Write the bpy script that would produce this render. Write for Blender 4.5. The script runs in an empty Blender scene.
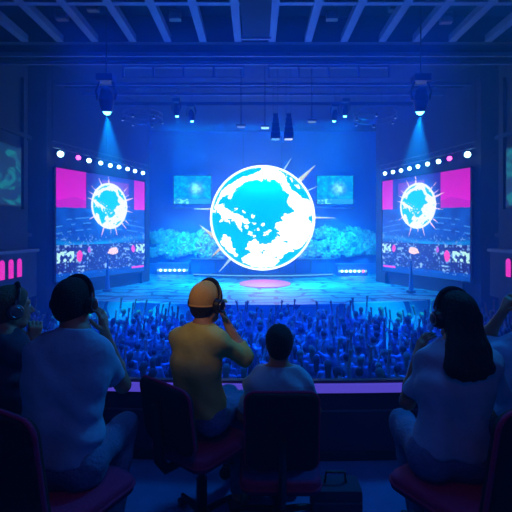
import bpy, bmesh, math, random
import numpy as np
from mathutils import Vector, Matrix
random.seed(7); np.random.seed(7)
S = bpy.context.scene
COL = S.collection
CZ, FPX, HY = 1.85, 400.0, 232.0          # eye height, focal length in pixels, horizon row
FLOOR_UP, FLOOR_LO, PIT = 0.25, 0.0, -3.2

def W(px, py, D): return Vector(((px-256)/FPX*D, D, CZ-(py-HY)/FPX*D))

# ---------------------------------------------------------------- materials
def mat(name, col, rough=0.7, metal=0.0, emit=None, es=0.0, bump=0.0, bscale=40.0, vary=0.0, vscale=6.0, sheen=0.0):
    m = bpy.data.materials.new(name); m.use_nodes = True
    nt = m.node_tree; b = nt.nodes['Principled BSDF']
    b.inputs['Base Color'].default_value = (*col, 1); b.inputs['Roughness'].default_value = rough; b.inputs['Metallic'].default_value = metal
    if sheen: b.inputs['Sheen Weight'].default_value = sheen
    if emit: b.inputs['Emission Color'].default_value = (*emit, 1); b.inputs['Emission Strength'].default_value = es
    if bump or vary:
        tc = nt.nodes.new('ShaderNodeTexCoord')
    if bump:
        n = nt.nodes.new('ShaderNodeTexNoise'); n.inputs['Scale'].default_value = bscale; n.inputs['Detail'].default_value = 3
        bp = nt.nodes.new('ShaderNodeBump'); bp.inputs['Strength'].default_value = bump; bp.inputs['Distance'].default_value = 0.02
        nt.links.new(tc.outputs['Object'], n.inputs['Vector']); nt.links.new(n.outputs['Fac'], bp.inputs['Height']); nt.links.new(bp.outputs['Normal'], b.inputs['Normal'])
    if vary:
        n2 = nt.nodes.new('ShaderNodeTexNoise'); n2.inputs['Scale'].default_value = vscale; n2.inputs['Detail'].default_value = 4
        mx = nt.nodes.new('ShaderNodeMix'); mx.data_type = 'RGBA'
        mx.inputs['A'].default_value = (*[c*(1-vary) for c in col], 1); mx.inputs['B'].default_value = (*[min(1, c*(1+vary)) for c in col], 1)
        nt.links.new(tc.outputs['Object'], n2.inputs['Vector']); nt.links.new(n2.outputs['Fac'], mx.inputs['Factor']); nt.links.new(mx.outputs['Result'], b.inputs['Base Color'])
    return m

def mat_attr(name, strength, attr='pic'):
    m = bpy.data.materials.new(name); m.use_nodes = True
    nt = m.node_tree; b = nt.nodes['Principled BSDF']
    a = nt.nodes.new('ShaderNodeAttribute'); a.attribute_name = attr
    b.inputs['Base Color'].default_value = (0.01, 0.01, 0.015, 1); b.inputs['Roughness'].default_value = 0.5
    nt.links.new(a.outputs['Color'], b.inputs['Emission Color']); b.inputs['Emission Strength'].default_value = strength
    return m

def glow(name, col, s): return mat(name, (0.02, 0.02, 0.03), 0.4, emit=col, es=s)

M = dict(
    wall=mat('dark_blue_plaster', (0.045, 0.05, 0.10), 0.85, bump=0.2, bscale=3, vary=0.25, vscale=0.6),
    ceil=mat('black_ceiling', (0.03, 0.03, 0.06), 0.9, vary=0.3, vscale=1.0),
    beam=mat('painted_beam', (0.20, 0.24, 0.38), 0.6, vary=0.2, vscale=1.2),
    rib=mat('painted_rib', (0.14, 0.16, 0.28), 0.6, vary=0.2, vscale=1.2),
    truss=mat('black_truss_metal', (0.12, 0.13, 0.18), 0.45, 0.6),
    black=mat('black_metal', (0.02, 0.02, 0.03), 0.4, 0.5),
    blackp=mat('black_plastic', (0.012, 0.012, 0.018), 0.38),
    silver=mat('silver_trim', (0.6, 0.62, 0.7), 0.25, 0.9),
    drop=mat('backdrop_cloth', (0.12, 0.2, 0.6), 0.9, bump=0.3, bscale=1.2, vary=0.12, vscale=0.5),
    stagefront=mat('stage_skirt', (0.15, 0.2, 0.35), 0.8),
    carpet=mat('blue_box_carpet', (0.12, 0.18, 0.5), 0.95, bump=0.6, bscale=160, vary=0.35, vscale=5),
    pitfloor=mat('hall_floor', (0.06, 0.08, 0.16), 0.7, vary=0.3, vscale=1),
    parapet=mat('parapet_panel', (0.035, 0.045, 0.12), 0.6, vary=0.2, vscale=2),
    ledge=mat('parapet_ledge_dark', (0.03, 0.03, 0.06), 0.35),
    skin=mat('skin', (0.42, 0.22, 0.15), 0.55, bump=0.1, bscale=90, vary=0.1, vscale=9),
    skin2=mat('skin_tan', (0.34, 0.17, 0.11), 0.55, bump=0.1, bscale=90, vary=0.1, vscale=9),
    eye=mat('eye_white', (0.7, 0.7, 0.7), 0.2), iris=mat('iris', (0.03, 0.02, 0.01), 0.15), lip=mat('lip', (0.35, 0.12, 0.1), 0.4),
    hair=mat('black_hair', (0.008, 0.007, 0.009), 0.75, bump=0.9, bscale=160),
    hairb=mat('brown_hair', (0.10, 0.08, 0.05), 0.7, bump=0.7, bscale=120),
    shirt=mat('light_blue_cotton', (0.22, 0.48, 0.75), 0.9, bump=0.35, bscale=18, vary=0.08, vscale=14),
    shirtw=mat('pale_cotton', (0.30, 0.50, 0.72), 0.9, bump=0.35, bscale=18, vary=0.08, vscale=14),
    olive=mat('mustard_green_cotton', (0.60, 0.54, 0.14), 0.9, bump=0.35, bscale=18, vary=0.1, vscale=14),
    navy=mat('navy_cotton', (0.03, 0.04, 0.09), 0.9, bump=0.35, bscale=18),
    jean=mat('denim', (0.10, 0.17, 0.36), 0.9, bump=0.5, bscale=60, vary=0.2, vscale=20),
    darkj=mat('dark_trousers', (0.03, 0.04, 0.08), 0.9, bump=0.4, bscale=60),
    shoe=mat('dark_shoe', (0.03, 0.03, 0.035), 0.5), sole=mat('shoe_sole', (0.3, 0.3, 0.32), 0.7),
    cap=mat('yellow_cap_cloth', (0.75, 0.42, 0.10), 0.85, bump=0.3, bscale=80, vary=0.08, vscale=10),
    cushion=mat('black_chair_fabric', (0.012, 0.010, 0.02), 0.9, bump=0.4, bscale=150),
    red=mat('dark_red_chair_fabric', (0.48, 0.01, 0.12), 0.85, bump=0.4, bscale=150),
    grass=mat('scenic_leaves', (0.40, 0.65, 0.7), 0.8, vary=0.6, vscale=3.0),
    led_purple=glow('purple_led', (0.085, 0.06, 0.60), 0.9),
    lamp_w=glow('lamp_cyan_white', (0.35, 0.85, 1.0), 9.0),
    lamp_p=glow('lamp_magenta', (1.0, 0.08, 0.75), 5.0),
    lamp_c=glow('lamp_cyan', (0.10, 0.80, 1.0), 9.0),
    pinkwin=glow('pink_lit_window', (0.85, 0.01, 0.62), 0.9),
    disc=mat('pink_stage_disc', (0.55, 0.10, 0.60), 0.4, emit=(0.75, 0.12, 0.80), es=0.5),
    spike=mat('gilded_spike', (0.9, 0.5, 0.05), 0.4, emit=(1.0, 0.58, 0.05), es=0.6),
    spikew=glow('pale_spike', (0.45, 0.85, 1.0), 0.9),
    ring=glow('white_hoop', (0.80, 1.0, 1.0), 1.8),
    strip=glow('cyan_step_strip', (0.25, 0.9, 1.0), 0.9),
)

# ---------------------------------------------------------------- object helpers
def link(name, me, m=None, parent=None):
    o = bpy.data.objects.new(name, me); COL.objects.link(o)
    if m is not None:
        for x in (m if isinstance(m, (list, tuple)) else [m]): me.materials.append(x)
    if parent is not None: o.parent = parent
    return o
def tag(o, label=None, cat=None, group=None, kind=None):
    if label: o['label'] = label
    if cat: o['category'] = cat
    if group: o['group'] = group
    if kind: o['kind'] = kind
    return o
def empty(name, loc, rz=0.0, label=None, cat=None, group=None):
    o = bpy.data.objects.new(name, None); COL.objects.link(o)
    o.location = loc; o.rotation_euler = (0, 0, rz); o.empty_display_size = 0.1
    return tag(o, label, cat, group)

class MB:
    """collects shapes, then links them as ONE mesh object"""
    def __init__(s): s.b = bmesh.new()
    def _x(s, vs, mtx):
        bmesh.ops.transform(s.b, matrix=mtx, verts=vs)
    def box(s, lo, hi, bev=0.0, mtx=None):
        r = bmesh.ops.create_cube(s.b, size=1.0); vs = r['verts']
        lo, hi = Vector(lo), Vector(hi); c = (lo+hi)/2; d = hi-lo
        s._x(vs, Matrix.Translation(c) @ Matrix.Diagonal((d.x, d.y, d.z, 1)))
        if bev:
            es = list({e for v in vs for e in v.link_edges})
            q = bmesh.ops.bevel(s.b, geom=es, offset=bev, segments=2, affect='EDGES', profile=0.7); vs = list({v for v in q['verts']} | {v for v in vs if v.is_valid})
        if mtx is not None: s._x([v for v in vs if v.is_valid], mtx)
        return s
    def cyl(s, p0, p1, r0, r1=None, n=16, caps=True):
        p0, p1 = Vector(p0), Vector(p1); r1 = r0 if r1 is None else r1
        d = p1-p0
        r = bmesh.ops.create_cone(s.b, cap_ends=caps, segments=n, radius1=r0, radius2=r1, depth=d.length)
        q = d.to_track_quat('Z', 'Y').to_matrix().to_4x4()
        s._x(r['verts'], Matrix.Translation((p0+p1)/2) @ q); return s
    def ball(s, c, r, sc=(1, 1, 1), seg=20, rot=None):
        q = bmesh.ops.create_uvsphere(s.b, u_segments=seg, v_segments=max(6, seg//2), radius=r)
        s._x(q['verts'], Matrix.Translation(Vector(c)) @ (rot or Matrix.Identity(4)) @ Matrix.Diagonal((*sc, 1))); return s
    def tube(s, pts, r, n=8, closed=False, flat=1.0):
        pts = [Vector(p) for p in pts]; N = len(pts); rings = []
        up = Vector((0.12, 0.31, 0.94))
        for i, p in enumerate(pts):
            a = pts[(i-1) % N] if (closed or i) else pts[i]; b = pts[(i+1) % N] if (closed or i < N-1) else pts[i]
            t = (b-a).normalized(); x = t.cross(up); x = x.normalized() if x.length > 1e-4 else t.orthogonal().normalized(); y = t.cross(x)
            rr = r[i] if isinstance(r, (list, tuple)) else r
            rings.append([s.b.verts.new(p + x*math.cos(k*2*math.pi/n)*rr + y*math.sin(k*2*math.pi/n)*rr*flat) for k in range(n)])
        for i in range(N if closed else N-1):
            A, B = rings[i], rings[(i+1) % N]
            for k in range(n): s.b.faces.new((A[k], A[(k+1) % n], B[(k+1) % n], B[k]))
        if not closed: s.b.faces.new(rings[0][::-1]); s.b.faces.new(rings[-1])
        return s
    def prism(s, outline, axis_from, axis_to):
        """outline: list of 3D points in a plane, swept by the vector axis_to-axis_from"""
        d = Vector(axis_to)-Vector(axis_from)
        a = [s.b.verts.new(Vector(p)) for p in outline]; b = [s.b.verts.new(Vector(p)+d) for p in outline]
        n = len(a)
        s.b.faces.new(a[::-1]); s.b.faces.new(b)
        for i in range(n): s.b.faces.new((a[i], a[(i+1) % n], b[(i+1) % n], b[i]))
        return s
    def build(s, name, m, parent=None, smooth=False, off=None):
        bmesh.ops.recalc_face_normals(s.b, faces=s.b.faces)
        me = bpy.data.meshes.new(name)
        if off is not None: bmesh.ops.translate(s.b, vec=-Vector(off), verts=s.b.verts)
        s.b.to_mesh(me); s.b.free()
        if smooth:
            me.polygons.foreach_set('use_smooth', [True]*len(me.polygons))
            try: me.set_sharp_from_angle(angle=math.radians(50))
            except Exception: pass
        return link(name, me, m, parent)

def struct(name, mb, m): return tag(mb.build(name, m), kind='structure')

def copy_tree(o, parent=None):
    c = o.copy(); COL.objects.link(c); c.parent = parent
    for ch in list(o.children): copy_tree(ch, c)
    return c

# ---------------------------------------------------------------- distance-field modelling (people)
class Field:
    def __init__(s, lo, hi, h):
        s.h = h; s.lo = np.array(lo, float); n = np.ceil((np.array(hi)-s.lo)/h).astype(int)+1
        s.n = n; s.F = np.full(tuple(n), 1.0, np.float32); s.I = np.zeros(tuple(n), np.int8)
        s.ax = [(s.lo[i]+h*np.arange(n[i])).astype(np.float32) for i in range(3)]
    def win(s, lo, hi):
        a = np.clip(np.floor((np.array(lo)-s.lo)/s.h).astype(int), 0, s.n-1); b = np.clip(np.ceil((np.array(hi)-s.lo)/s.h).astype(int)+1, 1, s.n)
        if np.any(b <= a): return None, None
        sl = tuple(slice(a[i], b[i]) for i in range(3))
        X, Y, Z = np.meshgrid(s.ax[0][sl[0]], s.ax[1][sl[1]], s.ax[2][sl[2]], indexing='ij', sparse=True)
        return sl, (X, Y, Z)
    def put(s, sl, d, k, idn, sub=False):
        F = s.F[sl]
        if sub:
            d = -d; hh = np.clip(k-np.abs(F-d), 0, None)/k; s.F[sl] = np.maximum(F, d)+hh*hh*k/4; return
        hh = np.clip(k-np.abs(F-d), 0, None)/k
        s.I[sl] = np.where(d < F, idn, s.I[sl]); s.F[sl] = np.minimum(F, d)-hh*hh*k/4
    def seg(s, p0, p1, r0, r1=None, k=0.03, idn=0, n=None, flat=1.0, clip=None, sub=False):
        p0, p1 = np.array(p0, float), np.array(p1, float); r1 = r0 if r1 is None else r1
        pad = max(r0, r1)+k+3*s.h
        sl, P = s.win(np.minimum(p0, p1)-pad, np.maximum(p0, p1)+pad)
        if sl is None: return
        X, Y, Z = P; d = p1-p0; L = float(d@d)+1e-12
        t = np.clip(((X-p0[0])*d[0]+(Y-p0[1])*d[1]+(Z-p0[2])*d[2])/L, 0, 1)
        qx, qy, qz = X-p0[0]-t*d[0], Y-p0[1]-t*d[1], Z-p0[2]-t*d[2]
        if n is not None and flat != 1.0:
            n = np.array(n, float); n /= np.linalg.norm(n); qn = (qx*n[0]+qy*n[1]+qz*n[2])*(1/flat-1)
            qx, qy, qz = qx+n[0]*qn, qy+n[1]*qn, qz+n[2]*qn
        D = np.sqrt(qx*qx+qy*qy+qz*qz)-(r0+(r1-r0)*t)
        for (cp, cn) in (clip or []):
            D = np.maximum(D, (X-cp[0])*cn[0]+(Y-cp[1])*cn[1]+(Z-cp[2])*cn[2])
        s.put(sl, D.astype(np.float32), k, idn, sub)
    def ell(s, c, rad, fr, k=0.02, idn=0, clip=None, sub=False, grow=0.0):
        """ellipsoid: fr = three unit axes"""
        c = np.array(c, float); rad = np.array(rad, float)+grow; pad = rad.max()+k+3*s.h
        sl, P = s.win(c-pad, c+pad)
        if sl is None: return
        X, Y, Z = P[0]-c[0], P[1]-c[1], P[2]-c[2]
        u = [(X*a[0]+Y*a[1]+Z*a[2])/r for a, r in zip(fr, rad)]
        q = np.sqrt(u[0]**2+u[1]**2+u[2]**2)
        D = (q-1)*rad.min()*1.1
        for (cp, cn) in (clip or []):
            D = np.maximum(D, (P[0]-cp[0])*cn[0]+(P[1]-cp[1])*cn[1]+(P[2]-cp[2])*cn[2])
        s.put(sl, D.astype(np.float32), k, idn, sub)
    def plane(s, p, n):
        """keeps the side the normal points away from"""
        X, Y, Z = np.meshgrid(*s.ax, indexing='ij', sparse=True)
        s.F = np.maximum(s.F, ((X-p[0])*n[0]+(Y-p[1])*n[1]+(Z-p[2])*n[2]).astype(np.float32))
    def folds(s, amp, sc, seed=0):
        X, Y, Z = np.meshgrid(*s.ax, indexing='ij', sparse=True)
        w = np.sin(sc*0.45*(X+0.7*Z)+seed)+np.sin(sc*0.4*(Y-0.8*Z)+2.1*seed)
        r = np.sin(sc*(0.5*X+0.4*Y+0.95*Z)+1.6*w+seed)*0.6+np.sin(sc*0.8*(-0.8*X+0.3*Y+0.6*Z)+1.9*w+4)*0.5
        near = np.abs(s.F) < 0.08
        s.F = np.where(near, s.F+amp*r, s.F).astype(np.float32)
    def strands(s, amp, sc, c):
        X, Y, Z = np.meshgrid(*s.ax, indexing='ij', sparse=True)
        th = np.arctan2(X-c[0], Y-c[1])
        r = np.sin(sc*th+3*np.sin(12*Z))*0.6+np.sin(sc*2.3*th+9*Z)*0.4
        s.F = np.where(np.abs(s.F) < 0.08, s.F+amp*r, s.F).astype(np.float32)
    def mesh(s, name, mats, off=(0, 0, 0), parent=None):
        F = s.F; F[0], F[-1] = 1, 1; F[:, 0], F[:, -1] = 1, 1; F[:, :, 0], F[:, :, -1] = 1, 1
        ins = F < 0
        acc = np.zeros(tuple(s.n-1), np.int8)
        for dx in (0, 1):
            for dy in (0, 1):
                for dz in (0, 1): acc += ins[dx:s.n[0]-1+dx, dy:s.n[1]-1+dy, dz:s.n[2]-1+dz]
        act = (acc > 0) & (acc < 8); idx = np.argwhere(act); num = np.full(act.shape, -1, np.int32); num[act] = np.arange(len(idx))
        cs = [(a, b, c) for a in (0, 1) for b in (0, 1) for c in (0, 1)]
        val = {c: F[idx[:, 0]+c[0], idx[:, 1]+c[1], idx[:, 2]+c[2]].astype(float) for c in cs}
        sm = np.zeros((len(idx), 3)); cn = np.zeros(len(idx))
        for a in cs:
            for ax in range(3):
                if a[ax] == 0:
                    b = list(a); b[ax] = 1; b = tuple(b)
                    x = (val[a] < 0) != (val[b] < 0)
                    den = np.where(x, val[a]-val[b], 1.0); t = np.where(x, val[a]/den, 0)
                    pa = np.array(a, float)[None]; pt = np.repeat(pa, len(idx), 0); pt[:, ax] += t
                    sm += pt*x[:, None]; cn += x
        V = (idx+sm/np.maximum(cn, 1)[:, None])*s.h+s.lo-np.array(off, float)
        quads = []; ids = []
        for ax in range(3):
            o1, o2 = (ax+1) % 3, (ax+2) % 3
            a = [slice(None)]*3; b = [slice(None)]*3; a[ax] = slice(0, -1); b[ax] = slice(1, None)
            A, B = ins[tuple(a)], ins[tuple(b)]
            e = np.argwhere(A != B); flip = A[e[:, 0], e[:, 1], e[:, 2]]
            def cell(d1, d2):
                q = e.copy(); q[:, o1] -= d1; q[:, o2] -= d2; return num[q[:, 0], q[:, 1], q[:, 2]]
            Q = np.stack([cell(1, 1), cell(0, 1), cell(0, 0), cell(1, 0)], 1)
            Q = np.where(flip[:, None], Q, Q[:, ::-1]); quads.append(Q)
            ee = e.copy(); ee[:, ax] += (~flip); ids.append(s.I[ee[:, 0], ee[:, 1], ee[:, 2]])
        Q = np.concatenate(quads); ids = np.concatenate(ids)
        ok = (Q >= 0).all(1); Q = Q[ok]; ids = ids[ok]
        me = bpy.data.meshes.new(name)
        me.vertices.add(len(V)); me.vertices.foreach_set('co', V.astype(np.float32).ravel())
        me.loops.add(Q.size); me.loops.foreach_set('vertex_index', Q.astype(np.int32).ravel())
        me.polygons.add(len(Q)); me.polygons.foreach_set('loop_start', np.arange(0, Q.size, 4, dtype=np.int32))
        me.polygons.foreach_set('use_smooth', np.ones(len(Q), bool))
        me.polygons.foreach_set('material_index', ids.astype(np.int32))
        me.update(calc_edges=True); me.validate()
        return link(name, me, mats, parent)

def nv(v): v = np.array(v, float); return v/np.linalg.norm(v)

# ---------------------------------------------------------------- people
def add_hand(f, wr, d, pn, side, curl=0.6, spread=1.0, sc=1.0):
    """wr wrist, d direction to the fingertips, pn palm normal, side: towards the thumb"""
    d, pn = nv(d), nv(pn); side = nv(side-np.dot(side, d)*d); pn = nv(np.cross(side, d))*np.sign(np.dot(np.cross(side, d), pn) or 1)
    wr = np.array(wr, float)
    for o in (-0.027, -0.009, 0.010, 0.027):
        f.seg(wr+side*o*0.6*sc+d*0.012, wr+d*0.078*sc+side*o*sc, 0.0155*sc, 0.0145*sc, 0.012, 0)
    for o, L, sp in ((0.029, 0.072, 0.12), (0.010, 0.080, 0.03), (-0.010, 0.074, -0.05), (-0.028, 0.058, -0.16)):
        p = wr+d*0.082*sc+side*o*sc; dd = nv(d+side*sp*spread); r = 0.0088*sc
        for frac, bend in ((0.45, curl*0.55), (0.32, curl), (0.23, curl*0.8)):
            ca, sa = math.cos(bend), math.sin(bend); dd = nv(dd*ca+pn*sa)
            q = p+dd*L*frac*sc; f.seg(p, q, r, r*0.93, 0.004, 0); p = q; r *= 0.93
    p = wr+d*0.025*sc+side*0.026*sc; dd = nv(d*0.6+side*0.75+pn*0.25); r = 0.0115*sc
    for L in (0.040, 0.030, 0.024):
        q = p+dd*L*sc; f.seg(p, q, r, r*0.9, 0.006, 0); p = q; r *= 0.88; dd = nv(dd*0.9+d*0.35+pn*0.15)

def head_frame(yaw, pitch=0.0, roll=0.0):
    m = Matrix.Rotation(math.radians(yaw), 3, 'Z') @ Matrix.Rotation(math.radians(pitch), 3, 'X') @ Matrix.Rotation(math.radians(roll), 3, 'Y')
    return [np.array(m @ Vector(v)) for v in ((1, 0, 0), (0, 1, 0), (0, 0, 1))]     # right, forward, up

def add_head(f, c, fr, s=1.0):
    r, fw, u = fr; c = np.array(c, float)
    at = lambda x, y, z: c+(r*x+fw*y+u*z)*s
    f.ell(at(0, -0.012, 0.022), np.array((0.076, 0.096, 0.092))*s, fr, 0.02)
    f.ell(at(0, 0.028, -0.038), np.array((0.060, 0.062, 0.078))*s, fr, 0.03)
    f.seg(at(-0.022, 0.052, -0.098), at(0.022, 0.052, -0.098), 0.020*s, None, 0.025)            # chin
    f.seg(at(-0.052, 0.0, -0.070), at(-0.022, 0.05, -0.095), 0.018*s, None, 0.02)               # jaw
    f.seg(at(0.052, 0.0, -0.070), at(0.022, 0.05, -0.095), 0.018*s, None, 0.02)
    f.seg(at(0, 0.086, 0.004), at(0, 0.108, -0.034), 0.009*s, 0.012*s, 0.012)                   # nose
    f.seg(at(-0.011, 0.096, -0.040), at(0.011, 0.096, -0.040), 0.008*s, None, 0.006)
    f.seg(at(-0.040, 0.076, 0.022), at(0.040, 0.076, 0.022), 0.010*s, None, 0.014)              # brow
    f.seg(at(-0.020, 0.084, -0.066), at(0.020, 0.084, -0.066), 0.0075*s, None, 0.008)           # lips
    f.seg(at(-0.018, 0.082, -0.077), at(0.018, 0.082, -0.077), 0.0075*s, None, 0.008)
    for sx in (-1, 1):
        f.ell(at(sx*0.031, 0.092, 0.002), np.array((0.017, 0.012, 0.011))*s, fr, 0.008, sub=True)
        f.ell(at(sx*0.080, -0.004, -0.012), np.array((0.009, 0.020, 0.032))*s, fr, 0.006)
        f.ell(at(sx*0.090, 0.002, -0.010), np.array((0.006, 0.010, 0.018))*s, fr, 0.004, sub=True)

def eyes(root, c, fr, off, s=1.0):
    r, fw, u = fr
    for sx in (-1, 1):
        p = np.array(c)+(r*sx*0.031+fw*0.079+u*0.002)*s
        e = MB().ball(p, 0.0125*s, seg=14).build('eye', M['eye'], root, True, off)
        MB().ball(p+fw*0.0085*s, 0.006*s, seg=10).build('iris', M['iris'], e, True, off)

def headphones(c, fr, label, s=1.0, group=None, colour='blackp'):
    """things of their own: worn over the head"""
    r, fw, u = fr; c = Vector(c); R, Fw, U = Vector(r), Vector(fw), Vector(u)
    root = empty('headphones', c+U*0.11, 0, label, 'headphones', group); off = root.location
    rad = 0.108*s
    pts = [c+R*math.cos(a)*rad*0.92+U*(math.sin(a)*rad*1.12+0.005)+Fw*(0.030*math.sin(a)-0.002) for a in np.linspace(math.radians(2), math.radians(178), 28)]
    MB().tube(pts, 0.0055*s, 8, flat=2.4).build('headband', M[colour], root, True, off)
    MB().tube(pts[8:20], 0.0085*s, 8, flat=1.7).build('headband_pad', M['cushion'], root, True, off)
    for sx in (-1, 1):
        q = c+R*sx*0.092*s-U*0.012*s-Fw*0.002
        cup = MB().cyl(q, q+R*sx*0.020*s, 0.042*s, 0.036*s, 24).cyl(q+R*sx*0.020*s, q+R*sx*0.026*s, 0.036*s, 0.028*s, 24).build('ear_cup', M[colour], root, True, off)
        ringp = [q-R*sx*0.006*s+(Fw*math.cos(a)+U*math.sin(a)*1.1)*0.032*s for a in np.linspace(0, 2*math.pi, 24, endpoint=False)]
        MB().tube(ringp, 0.011*s, 8, closed=True).build('ear_pad', M['cushion'], cup, True, off)
        ringp = [q+R*sx*0.025*s+(Fw*math.cos(a)+U*math.sin(a))*0.026*s for a in np.linspace(0, 2*math.pi, 24, endpoint=False)]
        MB().tube(ringp, 0.0022*s, 6, closed=True).build('cup_trim', M['silver'], cup, True, off)
        MB().tube([q+R*sx*0.010*s+U*0.036*s, c+R*sx*rad*0.93+U*0.05*s], 0.005*s, 6).build('slider', M['silver'], root, True, off)
    return root

def person(J, label, group=None, skin='skin', shirt='shirt', trousers='jean', hair='hair', long_hair=False, cap=False,
           sleeve=('short', 'short'), hands=(0.5, 0.5), h=0.0065, seed=1, female=False, hs=1.0, handdir=None, watch=None, foldamp=0.0085):
    """J: joints in world space. Builds body, eyes, hair, shirt, trousers, shoes as parts of one person."""
    A = {k: np.array(v, float) for k, v in J.items() if k not in ('yaw', 'hyaw', 'hpitch', 'hroll')}
    fr = head_frame(J['hyaw'], J.get('hpitch', 0), J.get('hroll', 0)); r, fw, u = fr
    bf = head_frame(J['yaw']); bfw = bf[1]
    side = nv(A['shR']-A['shL']); up = nv(A['neck']-A['pelvis']); n = nv(np.cross(up, side))
    base = Vector((A['pelvis'][0], A['pelvis'][1], min(A['anL'][2], A['anR'][2])-0.08))
    root = empty('person', base, 0, label, 'person', group); off = np.array(base)
    allp = np.array([A[k] for k in A]); lo, hi = allp.min(0)-0.24, allp.max(0)+0.24
    w = 0.93 if female else 1.0
    waist = A['pelvis']*0.62+A['chest']*0.38
    def torso(f, g=0.0, k=0.06, idn=0, clipA=None):
        P, C_, N = A['pelvis'], A['chest'], A['neck']; hw = 0.068*w
        f.seg(P-side*hw, P+side*hw, 0.095*w+g, None, k, idn, n, 0.92, clipA)
        f.seg(waist-side*0.07*w, waist+side*0.07*w, 0.082*w+g, None, k, idn, n, 0.95, clipA)
        f.seg(C_-side*0.074*w, C_+side*0.074*w, 0.098*w+g, None, k, idn, n, 0.9, clipA)
        c2 = C_*0.45+N*0.55
        f.seg(c2-side*0.085*w, c2+side*0.085*w, 0.082*w+g, None, k, idn, n, 0.85, clipA)
        for s_ in ('shL', 'shR'):
            f.seg(c2+(A[s_]-c2)*0.2, A[s_]-up*0.005, 0.078*w+g, 0.050*w+g, 0.05, idn, None, 1, clipA)
            f.seg(N+up*0.01, A[s_]+up*0.006, 0.040+g, 0.034+g, 0.06, idn, None, 1, clipA)
    # body
    f = Field(lo, hi, h)
    torso(f)
    f.seg(A['neck']-up*0.02, A['head']-u*0.055-fw*0.02, 0.056*w, 0.052*w, 0.035)
    add_head(f, A['head'], fr, hs)
    for s_ in 'LR':
        sh, el, wr = A['sh'+s_], A['el'+s_], A['wr'+s_]
        f.seg(sh, el, 0.047*w, 0.037*w, 0.03); f.seg(el, el*0.65+wr*0.35, 0.037*w, 0.038*w, 0.02); f.seg(el*0.65+wr*0.35, wr, 0.037*w, 0.025*w, 0.02)
        hp = A['pelvis']+(side if s_ == 'R' else -side)*0.09-up*0.02
        f.seg(hp, A['kn'+s_], 0.082, 0.055, 0.05); f.seg(A['kn'+s_], A['an'+s_], 0.052, 0.036, 0.03)
        ft = A['an'+s_]; f.seg(ft-np.array((0, 0, 0.03))-bfw*0.03, ft+bfw*0.14-np.array((0, 0, 0.045)), 0.032, 0.024, 0.02)
        dd = (handdir or {}).get(s_)
        if dd: add_hand(f, wr, dd[0], dd[1], dd[2], hands[0 if s_ == 'L' else 1])
        else: add_hand(f, wr, wr-el, (0, 0, -1), (side if s_ == 'L' else -side), hands[0 if s_ == 'L' else 1])
    f.mesh('body', [M[skin]], off, root)
    eyes(root, A['head'], fr, off, hs)
    # shirt
    f = Field(lo, hi, h)
    hem = [(A['pelvis']+up*0.005, -up)]
    torso(f, 0.013, 0.06, 0, hem)
    for q in (-1, 1): f.seg(A['pelvis']+side*q*0.060*w, A['chest']+side*q*0.078*w, 0.088*w, 0.098*w, 0.05, 0, n, 0.95, hem)
    for s_, sl in zip('LR', sleeve):
        sh, el, wr = A['sh'+s_], A['el'+s_], A['wr'+s_]
        if sl == 'short':
            e = sh+(el-sh)*0.80; f.seg(sh, sh+(el-sh)*1.0, 0.060*w, 0.055*w, 0.035, 0, clip=[(e, nv(el-sh))])
        elif sl == 'elbow':
            f.seg(sh, el, 0.060*w, 0.050*w, 0.035); e = el+(wr-el)*0.36; f.seg(el, wr, 0.050*w, 0.044*w, 0.03, clip=[(e, nv(wr-el))])
        else:
            f.seg(sh, el, 0.060*w, 0.049*w, 0.035); e = el+(wr-el)*0.93; f.seg(el, wr, 0.048*w, 0.034*w, 0.03, clip=[(e, nv(wr-el))])
    f.folds(foldamp, 34, seed)
    f.ell(A['neck']+up*0.045+n*0.012, (0.062, 0.062, 0.040), [side, n, up], 0.012, sub=True)
    f.plane(A['neck']+up*0.030, up)
    sh_o = f.mesh('shirt', [M[shirt]], off, root)
    # collar rib
    cp = [Vector(A['neck']+up*0.014+n*0.004+(side*math.cos(a)*0.062+n*math.sin(a)*0.062)) for a in np.linspace(0, 2*math.pi, 28, endpoint=False)]
    MB().tube(cp, 0.006, 6, closed=True).build('collar', M[shirt], sh_o, True, off)
    # trousers
    f = Field(lo, hi, h)
    P = A['pelvis']; f.seg(P-side*0.085-up*0.02, P+side*0.085-up*0.02, 0.102*w, None, 0.05, 0, n, 0.92, [(P+up*0.05, up)])
    for s_ in 'LR':
        hp = P+(side if s_ == 'R' else -side)*0.09-up*0.03; kn, an = A['kn'+s_], A['an'+s_]
        f.seg(hp, kn, 0.092, 0.067, 0.05); f.seg(kn, kn+(an-kn)*0.98, 0.066, 0.052, 0.035, clip=[(kn+(an-kn)*0.95, nv(an-kn))])
    f.folds(0.004, 42, seed+3)
    f.mesh('trousers', [M[trousers]], off, root)
    for s_ in 'LR':
        ft = A['an'+s_]; f = Field(ft-0.3, ft+0.3, h); g0 = ft-np.array((0, 0, 0.035)); fl = ft[2]-0.08
        f.seg(g0-bfw*0.035, g0+bfw*0.05, 0.042, 0.040, 0.03); f.seg(g0+bfw*0.05-np.array((0, 0, 0.006)), g0+bfw*0.165-np.array((0, 0, 0.014)), 0.038, 0.030, 0.03)
        f.plane((ft[0], ft[1], fl+0.012), (0, 0, -1))
        so = f.mesh('shoe', [M['shoe']], off, root)
        f = Field(ft-0.3, ft+0.3, h); f.seg(g0-bfw*0.035, g0+bfw*0.165, 0.044, 0.040, 0.02)
        f.plane((0, 0, fl+0.018), (0, 0, 1)); f.plane((0, 0, fl), (0, 0, -1)); f.mesh('sole', [M['sole']], off, so)
    # hair / cap
    c = A['head']; at = lambda x, y, z: c+(r*x+fw*y+u*z)*hs
    f = Field(c-0.36 if long_hair else c-0.17, c+0.17, 0.005)
    if long_hair: f = Field(c-np.array((0.22, 0.30, 0.44)), c+np.array((0.22, 0.2, 0.17)), 0.005)
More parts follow.
